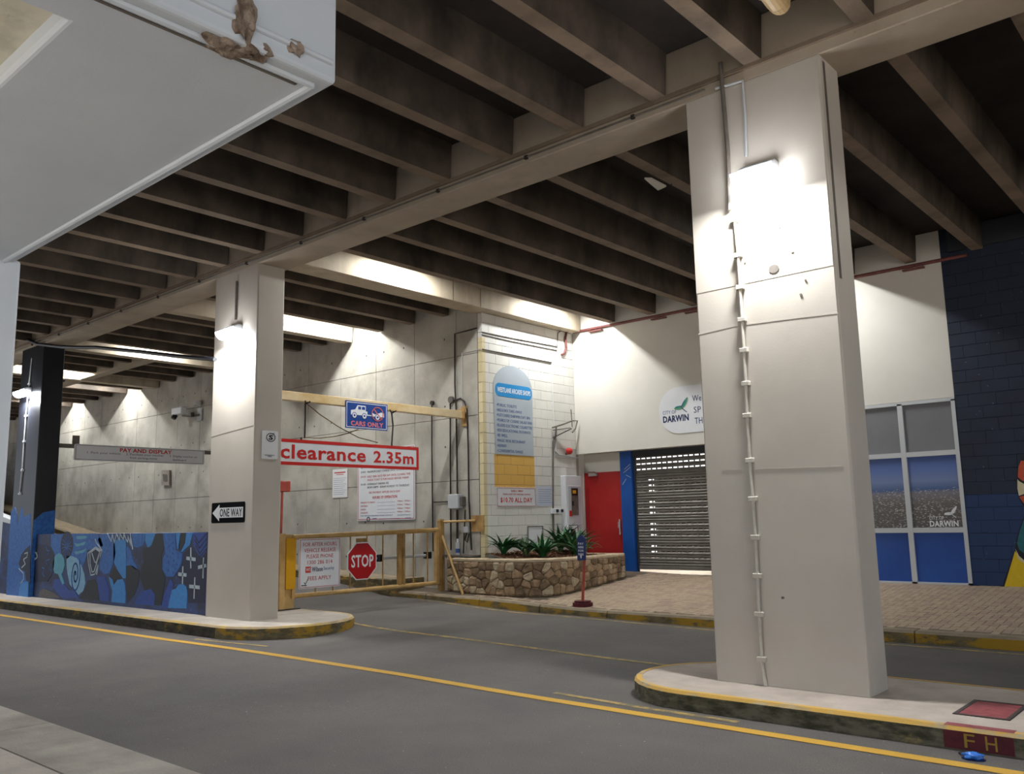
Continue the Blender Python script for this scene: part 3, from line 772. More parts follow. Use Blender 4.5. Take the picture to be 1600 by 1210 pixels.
L = bpy.data.lights.new('arcade_light', 'AREA'); L.shape = 'RECTANGLE'; L.size = 3.2; L.size_y = .5; L.energy = 160; L.color = (1, .96, .88)  # added area light, brightens the floor behind the shutter's bottom gap
lo = bpy.data.objects.new('arcade_light', L); COL.objects.link(lo); place(lo, Vector((-9.6, 16.6, 3.5)), ar)
# window with printed film
w1 = struct_empty('window_1', (-5.3, 15.2, .45))
WX = [-6.72, -4.72, -3.82]; 
for (a, b) in ((-6.18, -4.70), (-4.62, -3.86)):
    bx('pane', a, b, 15.235, 15.245, 2.585, 3.375, 'greyglass', w1)
    bx('printed_pane', a, b, 15.235, 15.245, 1.345, 2.505, 'city', w1)
    bx('blue_pane', a, b, 15.235, 15.245, .475, 1.265, 'printblue', w1)
bx('window_frame', -6.75, -3.80, 15.19, 15.26, 3.375, 3.43, 'alu', w1)
for z in (2.505, 1.265): bx('transom', -6.70, -3.86, 15.195, 15.255, z, z+.08, 'alu', w1)
bx('window_frame', -6.75, -3.80, 15.19, 15.26, .43, .475, 'alu', w1)
for a, b in ((-3.86, -3.80), (-4.70, -4.62), (-6.26, -6.18)): bx('mullion', a, b, 15.19, 15.26, .44, 3.40, 'alu', w1)
bx('window_backing', -6.75, -3.8, 15.26, 15.3, .4, 3.45, 'slatdark', w1)
bx('hidden_wall', -6.75, -6.26, 15.2, 15.62, .2, 3.43, 'cream', wf)
text('CITY OF', ('Y', 15.234), -4.36, -4.14, 1.475, 1.525, 'ink_white', w1, th=.002)
text('DARWIN', ('Y', 15.234), -4.36, -3.93, 1.36, 1.455, 'ink_white', w1, bold=.03, th=.002)
logo_fly(('Y', 15.234), -4.03, 1.56, .2, w1, ('ink_white', 'ink_white', 'ink_white'))
# navy block wall
wb = struct_empty('wall_right', (-1, 15.35, 0))
bx('wall_core', -3.8, 14, 15.208, 15.5, .1, 6.24, 'bluej', wb)
z = .25; k = 0
while z < 5.97:
    z1 = z+.2; x = -3.8+(.2 if k % 2 else 0)
    if k % 2: block(wb, ('Y', 15.2), -3.8, -3.6, z, z1, 'blueblock')
    while x < -1.0:
        block(wb, ('Y', 15.2), x, x+.4, z, z1, 'blueblock'); x += .4
    z = z1; k += 1
bx('far_wall_face', -1.0+.0, 14, 15.2, 15.22, .2, 5.97, 'blueblock', wb)
bx('wall_coping', -3.66, 14, 15.12, 15.2, 5.82, 6.2, 'slatdark', wb)
# figure painted on navy wall at frame edge (abstract robed figure)
def patch(pl, pts, m, wall, th=.004): return poly('painted_patch', pl, pts, m, wall, th)
patch(('Y', 15.2), [(-2.951,2.371),(-2.990,2.283),(-3.023,2.148),(-3.045,1.990),(-3.042,1.854),(-3.023,1.741),(-2.977,1.649),(-2.880,1.669),(-2.784,1.845),(-2.751,2.179),(-2.812,2.363),(-2.886,2.424)], 'ink', wb, .003)
patch(('Y', 15.2), [(-2.950,2.349),(-2.992,2.260),(-3.018,2.102),(-2.963,2.043),(-2.867,2.005),(-2.791,2.181),(-2.834,2.342)], 'orange', wb, .005)
patch(('Y', 15.2), [(-3.025,2.068),(-3.004,2.034),(-2.948,1.997),(-2.812,1.958),(-2.823,1.846),(-2.959,1.840),(-3.029,1.815),(-3.039,1.922)], 'cream_paint', wb, .005)
patch(('Y', 15.2), [(-3.027,1.797),(-2.961,1.817),(-2.827,1.813),(-2.836,1.713),(-2.973,1.694)], 'orange', wb, .005)
patch(('Y', 15.2), [(-2.993,1.493),(-3.074,1.315),(-3.131,1.137),(-3.158,1.025),(-3.112,0.914),(-3.041,0.827),(-2.888,0.785),(-2.754,1.356),(-2.893,1.536)], 'ink', wb, .003)
patch(('Y', 15.2), [(-2.996,1.460),(-3.066,1.293),(-3.124,1.103),(-3.104,1.003),(-3.045,0.948),(-2.875,0.917),(-2.793,1.357),(-2.917,1.492)], 'deep_teal', wb, .005)
patch(('Y', 15.2), [(-3.152,1.025),(-3.114,0.903),(-3.041,0.827),(-2.888,0.785),(-2.921,0.453),(-3.388,0.437),(-3.348,0.554),(-3.244,0.801)], 'ink', wb, .003)
patch(('Y', 15.2), [(-3.162,0.980),(-3.116,0.881),(-3.044,0.805),(-2.890,0.763),(-2.921,0.453),(-3.360,0.438),(-3.277,0.667)], 'yellow', wb, .005)
patch(('Y', 15.2), [(-3.155,1.014),(-3.114,0.903),(-3.041,0.831),(-2.887,0.796),(-2.891,0.752),(-3.045,0.787),(-3.128,0.859)], 'cream_paint', wb, .007)

# pavement and far kerb -------------------------------------------------------
pv = struct_empty('floor_3', (-5, 13.5, .15))
bm = bm_new(); xs2 = [-13.2, -12.6, -12, -11.5, -11, -10.5, -10, -9.5, -9, -8.5, -8, 14]; ys2 = [11.74, 12.24, 15.2, 15.62]
vv = [[bm.verts.new((x, y, pz(x, y)-.006)) for y in ys2] for x in xs2]
for i in range(len(xs2)-1):
    for j in range(len(ys2)-1): bm.faces.new((vv[i][j], vv[i+1][j], vv[i+1][j+1], vv[i][j+1]))
obj('bedding', bm, 'paverj', pv)
# herringbone pavers
def paver_ok(x, y): return 11.78 < y < 15.16 and x > -11.4 and not (x < -9.85 and y > 12.1 and y < 14.7 and x > -12.3)
cs = .1; near = []; rest = []
for c in range(-114, 42):
    for r in range(117, 156):
        kk = (c-r) % 4
        if kk == 0: near.append((c*cs+.1, r*cs+.05, 0))
        elif kk == 3: near.append((c*cs+.05, r*cs+.1, 1))
near = [p for p in near if 11.77 < p[1] < 15.5 and not (p[0] < -9.8 and p[1] > 11.95) and p[0] > -12.4]
def showrank(p): return 0 if (-4.1 < p[0] < -2.1 or -8.0 < p[0] < -6.6) else 1
near.sort(key=lambda p: (showrank(p), p[1])); tile_parts = near[:300]; rest = near[300:]
ang = math.atan(.0855); psrc = {}
rnd = random.Random(5)
for (x, y, o_) in tile_parts:
    mk = rnd.choice(('paver1', 'paver1', 'paver2')); key = (o_, mk)
    base = Vector((x, y, pz(x, y)-.012+rnd.uniform(0, .003)))
    if key not in psrc:
        bm = bm_new(); a, b = (.097, .047) if o_ == 0 else (.047, .097); box(bm, -a, a, -b, b, 0, .014)
        bmesh.ops.bevel(bm, geom=[e for e in bm.edges if e.verts[0].co.z > .01 and e.verts[1].co.z > .01], offset=.003, segments=1, affect='EDGES')
        o = obj('paver', bm, mk, pv); place(o, base, pv); psrc[key] = o
    else: o = inst(psrc[key], base, pv)
    o.rotation_euler = (ang, 0, 0)
for mk in ('paver1', 'paver2'):
    bm = bm_new()
    for (x, y, o_) in rest:
        if (hash((round(x*10), round(y*10))) % 3 == 0) != (mk == 'paver2'): continue
        a, b = (.097, .047) if o_ == 0 else (.047, .097); b = min(b, 15.6-y)
        zz = [pz(x, y-b), pz(x, y+b)]; v = []
        for dz in (-.012, .001):
            v += [bm.verts.new((x+sx*a, y+sy*b, zz[(sy+1)//2]+dz)) for sx, sy in ((-1, -1), (1, -1), (1, 1), (-1, 1))]
        for f in ((4, 5, 6, 7), (0, 1, 5, 4), (1, 2, 6, 5), (2, 3, 7, 6), (3, 0, 4, 7)): bm.faces.new([v[q] for q in f])
    obj('paver_field', bm, mk, pv, kind='stuff')
# far kerb stones
fk = struct_empty('trim_8', (-5, 11.65, 0)); x = -13.6+.0
edges = [-13.6, -12.4, -11.0, -9.6, -8.22, -6.0, -3.6, -1.2, 1.2, 3.6, 6, 10, 14]
for a, b in zip(edges, edges[1:]):
    a2, b2 = a+.008, b-.008; n = 4; bf = bm_new(); btp = bm_new(); R_ = []
    pf = lambda z: [(11.52, -.05), (11.54, z-.03), (11.565, z), (11.75, z+.002), (11.75, -.05)]
    for i in range(n+1):
        xx_ = a2+(b2-a2)*i/n; R_.append([bf.verts.new((xx_, u, v)) for u, v in pf(kz(xx_))])
    for i in range(n):
        for j in range(5): bf.faces.new((R_[i][j], R_[i+1][j], R_[i+1][(j+1) % 5], R_[i][(j+1) % 5]))
    bf.faces.new(R_[0][::-1]); bf.faces.new(R_[-1])
    ks = obj('kerb_stone', bf, 'kerbyel', fk); ks.data.materials.append(MT['kerbstonetop'])
    for f in ks.data.polygons:
        if f.normal.z > .6: f.material_index = 1

# mural wall -------------------------------------------------------------------
mw = struct_empty('wall_mural', (-16, 7.4, .2))
bx('mural_panel', -19.88, -12.76, 7.30, 7.50, .18, 1.513, 'mural', mw, bevel=.005)
bm = bm_new(); prism(bm, [(-60, -.1), (-21.1, -.1), (-21.1, 1.72), (-24, 2.15), (-30, 3.0), (-60, 6)], lambda u, v: (u, 7.32, v), (0, 1, 0), .18); obj('ramp_parapet', bm, 'mural', mw)
bm = bm_new(); prism(bm, [(-60, 5.9), (-21.1, 1.72), (-21.1, 1.80), (-24, 2.23), (-30, 3.08), (-60, 6.08)], lambda u, v: (u, 7.30, v), (0, 1, 0), .22); obj('parapet_cap', bm, 'alu', mw)
MW = ('Y', 7.30)
def mq(pts, m, th=.003): return poly('painted_motif', MW, pts, m, mw, th)
def ms(lst, m, th=.005): return polys('painted_motif', MW, lst, m, mw, th)
mq([(-19.096,1.514),(-16.990,1.517),(-16.754,1.415),(-16.650,1.281),(-17.318,1.200),(-17.386,1.003),(-17.513,0.903),(-17.771,1.057),(-18.214,1.092),(-18.521,1.130),(-18.875,1.085),(-18.872,0.712),(-18.976,0.710)], 'mid_blue')
mq([(-16.886,1.396),(-16.765,1.502),(-16.415,1.510),(-16.182,1.339),(-16.120,1.152),(-16.183,0.964),(-16.334,0.793),(-16.547,0.769),(-16.731,0.841),(-16.800,1.050),(-16.685,1.204)], 'mid_blue')
mq([(-16.225,1.339),(-16.064,1.414),(-15.731,1.395),(-15.682,1.119),(-15.661,0.718),(-15.783,0.714),(-16.004,0.856),(-16.188,1.002)], 'sky_blue')
mq([(-15.684,0.936),(-15.443,0.941),(-15.160,0.856),(-15.177,0.624),(-15.315,0.441),(-15.577,0.287),(-15.658,0.609)], 'ink')
mq([(-15.720,1.285),(-15.554,1.249),(-15.413,1.032),(-15.245,0.926),(-15.279,0.872),(-15.524,0.948),(-15.676,0.936)], 'mid_blue')
mq([(-15.508,1.509),(-15.009,1.506),(-15.048,1.305),(-15.277,1.259),(-15.438,1.286)], 'mid_blue')
mq([(-15.009,1.506),(-14.631,1.504),(-14.763,1.306),(-14.891,1.261),(-14.997,1.377)], 'sky_blue')
mq([(-14.631,1.504),(-14.374,1.502),(-14.284,1.290),(-14.397,1.133),(-14.341,0.892),(-14.222,0.757),(-14.276,0.551),(-14.328,0.310),(-14.691,0.293),(-14.938,0.526),(-15.152,0.767),(-15.022,1.019),(-15.082,1.251),(-14.779,1.270)], 'ink')
mq([(-14.374,1.508),(-13.964,1.505),(-13.907,1.223),(-13.690,1.174),(-13.692,1.023),(-13.764,0.938),(-13.943,0.790),(-14.189,0.789),(-14.342,0.909),(-14.339,1.082),(-14.256,1.169)], 'mid_blue', .005)
ms([ell(*p, .018, .018, 8) for p in [(-14.180,1.118),(-14.008,1.171),(-13.828,1.105),(-14.136,1.016),(-13.963,1.053),(-13.854,0.987),(-14.127,0.896),(-13.965,0.849),(-14.123,1.291),(-14.021,1.342)]], 'royal', .007)
ms([[(-13.929,1.505),(-13.773,1.504),(-13.788,1.258),(-13.856,1.241)], [(-13.585,1.503),(-13.367,1.502),(-13.453,1.310),(-13.698,1.194),(-13.733,1.208),(-13.607,1.343)]], 'sky_blue')
ms([[(-13.773,1.504),(-13.585,1.503),(-13.624,1.343),(-13.750,1.207),(-13.822,1.241)]], 'ink')
mq([(-13.350,1.502),(-12.928,1.507),(-12.916,1.214),(-13.095,1.114),(-13.336,1.294)], 'royal')
for s in ([(-13.315,1.468),(-13.175,1.344),(-12.958,1.483)], [(-13.292,1.385),(-13.153,1.261),(-12.938,1.409)], [(-13.270,1.302),(-13.131,1.179),(-12.932,1.328)], [(-13.159,1.113),(-12.927,1.246)]): ms(strip(s, .022), 'navy')
mq([(-13.662,1.175),(-13.434,1.277),(-13.095,1.114),(-12.914,1.181),(-12.922,0.922),(-12.937,0.664),(-12.937,0.407),(-13.437,0.385),(-13.484,0.580),(-13.626,0.691),(-13.768,0.770),(-13.875,0.817),(-13.715,0.972)], 'navy', .002)
for c in ([(-13.416,1.260),(-13.394,0.945),(-13.528,1.097),(-13.272,1.082)], [(-13.653,0.957),(-13.643,0.690),(-13.773,0.837),(-13.542,0.829)], [(-13.004,1.107),(-13.003,0.799),(-13.149,0.958),(-12.933,0.990)], [(-13.255,0.792),(-13.259,0.471),(-13.403,0.652),(-13.115,0.645)]):
    ms(strip(c[:2], .028)+strip(c[2:], .055), 'chalk', .008)
mq([(-13.978,0.578),(-13.858,0.599),(-13.761,0.670),(-13.626,0.682),(-13.522,0.644),(-13.474,0.531),(-13.490,0.300),(-14.094,0.279),(-14.052,0.407)], 'sky_blue', .006)
mq([(-14.045,0.762),(-13.951,0.680),(-13.977,0.562),(-14.052,0.407),(-14.111,0.270),(-14.326,0.285),(-14.253,0.483)], 'royal', .004)
mq([(-15.229,0.356),(-15.050,0.505),(-14.716,0.569),(-14.559,0.471),(-14.580,0.289),(-15.300,0.291)], 'royal', .004)
mq([(-16.349,0.733),(-16.195,0.685),(-16.121,0.585),(-15.985,0.681),(-15.781,0.700),(-15.700,0.626),(-15.643,0.464),(-15.637,0.284),(-16.192,0.281),(-16.172,0.481),(-16.271,0.608)], 'sky_blue', .006)
mq([(-16.175,0.890),(-16.000,0.819),(-15.783,0.714),(-16.069,0.688),(-16.143,0.593),(-16.328,0.737)], 'ink', .004)
mq([(-17.247,0.635),(-16.932,0.664),(-16.691,0.500),(-16.709,0.282),(-17.621,0.282),(-17.445,0.376),(-17.319,0.478)], 'ink', .003)
mq([(-16.850,0.723),(-16.498,0.714),(-16.303,0.514),(-16.277,0.283),(-16.665,0.284),(-16.783,0.535)], 'royal', .004)
mq(ell(*[(-18.282,1.295)][0], .30, .27, 22), 'navy', .005)
fc = [(-18.280,1.275)][0]
ms(sum([strip([(fc[0]+.03*math.cos(a), fc[1]+.03*math.sin(a)), (fc[0]+.24*math.cos(a), fc[1]+.22*math.sin(a))], .012) for a in [i*.42 for i in range(15)]], []), 'mid_blue', .007)
ms([[(-17.873,1.468),(-17.445,1.472),(-17.372,1.446),(-17.484,1.413),(-17.818,1.413)], [(-17.929,1.337),(-17.757,1.317),(-17.408,1.367),(-17.470,1.298),(-17.846,1.266)], [(-17.906,1.166),(-17.551,1.198),(-17.346,1.239),(-17.452,1.160),(-17.827,1.116)]], 'teal_blue', .005)
mq([(-18.649,1.133),(-18.493,1.110),(-18.380,1.029),(-18.328,0.908),(-18.381,0.785),(-18.463,0.722),(-18.287,0.545),(-18.384,0.522),(-18.615,0.718),(-18.797,0.735),(-18.900,0.836),(-18.908,0.960),(-18.823,1.086)], 'teal_blue', .006)
mq([(-18.264,1.092),(-18.065,1.084),(-17.769,1.047),(-17.563,0.921),(-17.400,0.748),(-17.331,0.575),(-17.406,0.436),(-17.606,0.351),(-17.758,0.423),(-18.039,0.533),(-18.164,0.729),(-18.236,0.889)], 'pale_blue', .005)
sc_ = [(-17.799,0.728)][0]
sp = []
for i in range(46):
    a = i*.3; r = .012+.0078*i; sp.append((sc_[0]+r*.62*math.cos(a), sc_[1]+r*1.05*math.sin(a)*.95))
ms(strip(sp, .036), 'mid_blue', .008)
mq([(-17.315,1.180),(-16.961,1.270),(-16.661,1.185),(-16.749,0.993),(-16.944,0.759),(-17.099,0.736),(-17.240,0.947)], 'navy', .004)
for s in ([(-17.287,1.141),(-16.959,1.260),(-16.683,1.185),(-16.793,0.992),(-16.922,0.760),(-17.099,0.736),(-17.230,0.947),(-17.287,1.141)], [(-17.196,1.152),(-16.956,1.231),(-16.762,1.175),(-16.860,0.991),(-16.972,0.807),(-17.061,0.795),(-17.157,0.948),(-17.196,1.152)], [(-17.104,1.143),(-16.972,0.990),(-16.902,0.971),(-16.789,1.146)], [(-17.000,1.406),(-16.924,1.338),(-16.685,1.204)], [(-16.723,1.146),(-16.811,0.954),(-16.855,0.761)]):
    ms(strip(s, .026), 'chalk', .008)
nz = [(-16.480,1.507),(-16.313,1.367),(-16.285,1.500),(-16.182,1.339),(-16.115,1.499),(-15.977,1.386),(-15.969,1.498),(-15.813,1.395),(-15.824,1.498),(-15.644,1.340),(-15.657,1.469),(-15.518,1.285),(-15.579,1.496),(-15.452,1.231)]
ms(strip(nz, .02), 'chalk', .008)
mq([(-19.490,0.358),(-19.287,0.412),(-18.865,0.358),(-18.450,0.261),(-18.906,0.242),(-19.560,0.226)], 'brown', .007)
mq([(-18.850,0.451),(-18.787,0.614),(-18.502,0.622),(-18.262,0.516),(-18.028,0.412),(-17.815,0.442),(-17.583,0.297),(-18.394,0.263)], 'royal', .004)
# mural on the black column
CB = ('Y', 7.22)
poly('painted_motif', CB, [(-21.167,2.015),(-20.959,2.117),(-20.795,1.957),(-20.738,1.705),(-20.544,2.127),(-20.387,1.862),(-20.215,1.921),(-20.047,1.954),(-19.886,1.284),(-19.948,0.898),(-19.865,0.208),(-21.123,0.156),(-21.160,1.027)], 'mid_blue', col_b, .003)
poly('painted_motif', ('X', -19.868), [(7.225, .18), (7.655, .18), (7.655, 2.02), (7.40, 1.97), (7.225, 1.80)], 'mid_blue', col_b, .003)
hm = [(-20.398,1.086),(-20.220,1.185),(-19.951,1.295),(-19.810,0.519),(-20.050,0.559),(-20.146,0.749),(-20.376,0.768),(-20.499,0.913)]
poly('painted_motif', CB, hm, 'navy', col_b, .006)
poly('painted_motif', CB, [(-19.920,0.539),(-20.236,0.518),(-20.378,0.404),(-20.405,0.186),(-19.894,0.195)], 'sky_blue', col_b, .006)
polys('painted_motif', CB, strip([(-20.208,1.112),(-20.052,1.138),(-20.067,1.041),(-20.252,0.990),(-20.139,0.894),(-20.320,0.818)], .025), 'chalk', col_b, .009)
polys('painted_motif', CB, strip([(-20.478,0.791),(-20.202,0.700),(-20.182,0.579),(-20.328,0.491)], .02), 'chalk', col_b, .009)
mq([(-20.305,1.316),(-19.423,1.294),(-19.059,1.260),(-18.862,1.121),(-18.843,0.912),(-18.891,0.726),(-19.130,0.557),(-20.168,0.502)], 'navy', .006)
ms(strip([(-20.165,1.060),(-20.210,1.133),(-19.991,1.159),(-19.797,1.124),(-19.721,1.041),(-19.898,0.979),(-19.985,0.929)], .035)+[ell(*[(-19.957,0.874)][0], .03, .03, 8)], 'chalk', .009)
ms(strip([(-19.301,1.283),(-19.256,1.188),(-19.104,1.166),(-19.208,1.071)], .02)+strip([(-19.079,1.002),(-19.254,0.976),(-19.213,0.906)], .02)+strip([(-19.443,0.831),(-19.318,0.810),(-19.394,0.714),(-19.293,0.646)], .02)+strip([(-19.006,0.910),(-19.051,0.816),(-18.956,0.771)], .02), 'mid_blue', .009)

# ================================================================ OBJECTS
# planter -----------------------------------------------------------------
pt = thing('stone_planter', (-10.9, 13.3, .2), 'low random-stone planter box full of strappy plants at the block pier', 'planter')
path = [(-12.30, 12.02), (-11.5, 11.93), (-10.7, 11.95), (-10.25, 12.06), (-10.0, 12.25), (-9.90, 12.5), (-9.86, 13.2), (-9.88, 14.2), (-9.95, 14.62)]
def along(path, s):
    for a, b in zip(path, path[1:]):
        L = (Vector(b)-Vector(a)).length
        if s <= L: 
            d = (Vector(b)-Vector(a))/L; p = Vector(a)+d*s; return p, Vector((d.y, -d.x))
        s -= L
    d = (Vector(path[-1])-Vector(path[-2])).normalized(); return Vector(path[-1]), Vector((d.y, -d.x))
TOT = sum((Vector(b)-Vector(a)).length for a, b in zip(path, path[1:]))
def P3(s, z, off=0):
    p, n = along(path, max(0, min(TOT, s))); return Vector((p.x+n.x*off, p.y+n.y*off, z))
ZT = .90
def zb_(s): p, n = along(path, s); return pz(p.x, p.y)-.02
bm = bm_new(); R_ = []
N = 40
for i in range(N+1):
    s = TOT*i/N; p, n = along(path, s); zb = zb_(s)-.05
    q = [(0, zb), (0, ZT-.02), (-.19, ZT-.02), (-.19, zb)]
    R_.append([bm.verts.new((p.x+n.x*o, p.y+n.y*o, z)) for o, z in q])
for i in range(N):
    for j in range(4): bm.faces.new((R_[i][j], R_[i+1][j], R_[i+1][(j+1) % 4], R_[i][(j+1) % 4]))
bm.faces.new(R_[0]); bm.faces.new(R_[-1])
obj('planter_wall', bm, 'mortar', pt)
# back return of planter to the wall
bx('planter_wall', -11.5, -9.95, 14.5, 14.66, .3, ZT-.02, 'mortar', pt)
# coping
bm = bm_new(); R_ = []; rnd = random.Random(2)
for i in range(N+1):
    s = TOT*i/N; p, n = along(path, s); dz = rnd.uniform(-.006, .006); do = rnd.uniform(-.01, .01)
    q = [(.012+do, ZT-.045), (.016+do, ZT-.01+dz), (-.01, ZT+.012+dz), (-.19, ZT+.01+dz), (-.205, ZT-.03)]
    R_.append([bm.verts.new((p.x+n.x*o, p.y+n.y*o, z)) for o, z in q])
for i in range(N):
    for j in range(5): bm.faces.new((R_[i][j], R_[i+1][j], R_[i+1][(j+1) % 5], R_[i][(j+1) % 5]))
bm.faces.new(R_[0]); bm.faces.new(R_[-1]); obj('coping', bm, 'coping', pt)
bx('coping', -11.5, -9.97, 14.46, 14.68, ZT-.04, ZT+.008, 'coping', pt, bevel=.006)
# stones: voronoi cells on the unrolled face
rnd = random.Random(11)
seeds = []
s = .07
H0 = .66
cols_ = int(TOT/.175)
for i in range(cols_):
    for j in range(4): seeds.append([(i+.5+rnd.uniform(-.38, .38))*TOT/cols_, (j+.5+rnd.uniform(-.36, .36))*H0/4])
def clip(poly_, a, b):
    # keep the half nearer to a
    mx_, my = (a[0]+b[0])/2, (a[1]+b[1])/2; dx, dy = b[0]-a[0], b[1]-a[1]; out = []
    f = lambda p: (p[0]-mx_)*dx+(p[1]-my)*dy
    for p, q in zip(poly_, poly_[1:]+poly_[:1]):
        fp, fq = f(p), f(q)
        if fp <= 0: out.append(p)
        if fp*fq < 0: t_ = fp/(fp-fq); out.append((p[0]+(q[0]-p[0])*t_, p[1]+(q[1]-p[1])*t_))
    return out
for i, a in enumerate(seeds):
    cell = [(0.01, 0), (TOT-.01, 0), (TOT-.01, H0), (0.01, H0)]
    for j, b in enumerate(seeds):
        if i != j and abs(a[0]-b[0]) < .6 and len(cell) > 2: cell = clip(cell, a, b)
    if len(cell) < 3: continue
    cx = sum(p[0] for p in cell)/len(cell); cy = sum(p[1] for p in cell)/len(cell)
    # round: chaikin once, shrink
    c2 = []
    for p, q in zip(cell, cell[1:]+cell[:1]):
        c2 += [(p[0]*.84+q[0]*.16, p[1]*.84+q[1]*.16), (p[0]*.16+q[0]*.84, p[1]*.16+q[1]*.84)]
    def mp2(p, k, off):
        u = cx+(p[0]-cx)*k; v = cy+(p[1]-cy)*k; z0 = zb_(max(0, min(TOT, u)))+.03; return P3(u, z0+(ZT-.05-z0)*v/H0, off)
    bm = bm_new(); bulge = rnd.uniform(.022, .04)
    r0_ = [bm.verts.new(mp2(p, .985, -.01)) for p in c2]; r1_ = [bm.verts.new(mp2(p, .93, bulge*.55)) for p in c2]
    r2_ = [bm.verts.new(mp2(p, .6, bulge+rnd.uniform(-.006, .006))) for p in c2]; n_ = len(c2)
    for A_, B_ in ((r0_, r1_), (r1_, r2_)):
        for q in range(n_): bm.faces.new((A_[q], A_[(q+1) % n_], B_[(q+1) % n_], B_[q]))
    bm.faces.new(r2_)
    obj('stone', bm, rnd.choice(('stone1', 'stone1', 'stone2', 'stone2', 'stone3')), pt, smooth=False)
# soil and mulch
def soilz(x, y): return .85+.12*max(0, min(1, (-10.15-x)/1.2))+.015*math.sin(x*9)*math.cos(y*7)
bm = bm_new(); G = []
for i in range(13):
    y = 12.14+(14.5-12.14)*i/12; xr = -10.06 if y > 12.7 else -10.06-.45*(1-(y-12.14)/.56)
    G.append([bm.verts.new((-11.49+(xr+11.49)*j/8, y, soilz(-11.49+(xr+11.49)*j/8, y))) for j in range(9)])
for i in range(12):
    for j in range(8): bm.faces.new((G[i][j], G[i][j+1], G[i+1][j+1], G[i+1][j]))
obj('soil', bm, 'mulch', pt, smooth=True)
bm = bm_new(); rnd = random.Random(8)
for i in range(1800):
    x = rnd.uniform(-11.45, -10.12); y = rnd.uniform(12.2, 14.44); a = rnd.uniform(0, 6.28); L = rnd.uniform(.015, .045); w = rnd.uniform(.006, .014); z = soilz(x, y)+rnd.uniform(-.004, .02)
    if y < 12.7 and x > -10.15-.45*(1-(y-12.14)/.56): continue
    c, s = math.cos(a), math.sin(a); tl = rnd.uniform(-.012, .012)
    v = [bm.verts.new((x+c*p*L-s*q*w, y+s*p*L+c*q*w, z+tl*p+h_)) for h_ in (0, .006) for p, q in ((-1, -1), (1, -1), (1, 1), (-1, 1))]
    for f in ((0, 3, 2, 1), (4, 5, 6, 7), (0, 1, 5, 4), (1, 2, 6, 5), (2, 3, 7, 6), (3, 0, 4, 7)): bm.faces.new([v[q] for q in f])
obj('mulch_chips', bm, 'mulch', pt, kind='stuff')
# plants
def leaf_mesh(L, w, curl, seed):
    rnd = random.Random(seed); bm = bm_new(); prev = None; n = 7
    for i in range(n+1):
        t = i/n; ww = w*(math.sin(math.pi*min(1, t*.9+.12))**.7)*(1-t**4) if i < n else .001
        x = L*(t*math.sin(curl*t*.9)+.06*t); z = L*t*math.cos(curl*t*.75)
        a = bm.verts.new((x, -ww, z+.25*ww)); m_ = bm.verts.new((x+.15*ww, 0, z-.2*ww)); b = bm.verts.new((x, ww, z+.25*ww))
        if prev:
            bm.faces.new((prev[0], prev[1], m_, a)); bm.faces.new((prev[1], prev[2], b, m_))
        prev = (a, m_, b)
    return bm
LM = []
def plant(x, y, h, n, seed, label, pale=.12, spread=1.0):
    t = thing('strap_leaf_plant', (x, y, soilz(x, y)), label, 'plant', 'strappy plants in the stone planter')
    rnd = random.Random(seed)
    global LM
    if not LM:
        for i in range(6):
            for mm in ('leaf', 'leafp'):
                o = obj('leaf', leaf_mesh(1, .07+.01*(i % 3), .75+.28*i, i), mm, t); me = o.data
                LM.append((me, mm)); bpy.data.objects.remove(o)
    # meshes were re-based: rebuild originals keep local origin at the base centre
    for i in range(int(n*1.5)):
        mm = 'leafp' if rnd.random() < pale else 'leaf'; me = rnd.choice([q for q in LM if q[1] == mm])[0]
        o = bpy.data.objects.new('leaf', me); COL.objects.link(o); a = rnd.uniform(0, 6.283)
        L = h*rnd.uniform(.75, 1.15)
        if x+math.cos(a)*L*.8 < -11.44: a = math.pi-a
        o.scale = (L*spread, L*.9, L)
        o.rotation_euler = (0, 0, a)
        place(o, Vector((x+.03*math.cos(a), y+.03*math.sin(a), soilz(x, y)-.01)), t); o.rotation_euler = (0, 0, a)
# keep leaf base at origin: override obj() rebasing for leaves
def leaf_obj(bm, mm):
    me = bpy.data.meshes.new('leaf'); bm.to_mesh(me); bm.free(); me.materials.append(MT[mm])
    for f in me.polygons: f.use_smooth = True
    return me
for i in range(6):
    for mm in ('leaf', 'leafp'): LM.append((leaf_obj(leaf_mesh(1, .075+.01*(i % 3), .5+.24*i, i), mm), mm))
plant(-11.2, [(12.440,1.022)][0][0], .50, 28, 1, 'leftmost strappy plant in the planter, dark upright leaves', .06)
plant(-10.9, [(12.743,1.012)][0][0], .42, 22, 2, 'short plant with yellowed leaves second from left in the planter', .35)
plant(-10.5, [(12.753,0.979)][0][0], .50, 28, 3, 'strappy plant at the front middle of the planter', .05)
plant(-11.15, [(14.118,0.981)][0][0], .60, 26, 4, 'strappy plant at the back of the planter by the white vent panel', .05)
plant(-10.6, [(13.846,0.933)][0][0], .58, 32, 5, 'largest strappy plant, right of the planter behind the blue post sign', .22)
plant(-11.2, [(13.545,1.003)][0][0], .40, 16, 6, 'small strappy plant at the back against the block pier', .05)
plant(-10.25, [(13.609,0.910)][0][0], .40, 16, 9, 'strappy plant at the right front corner of the planter', .1)

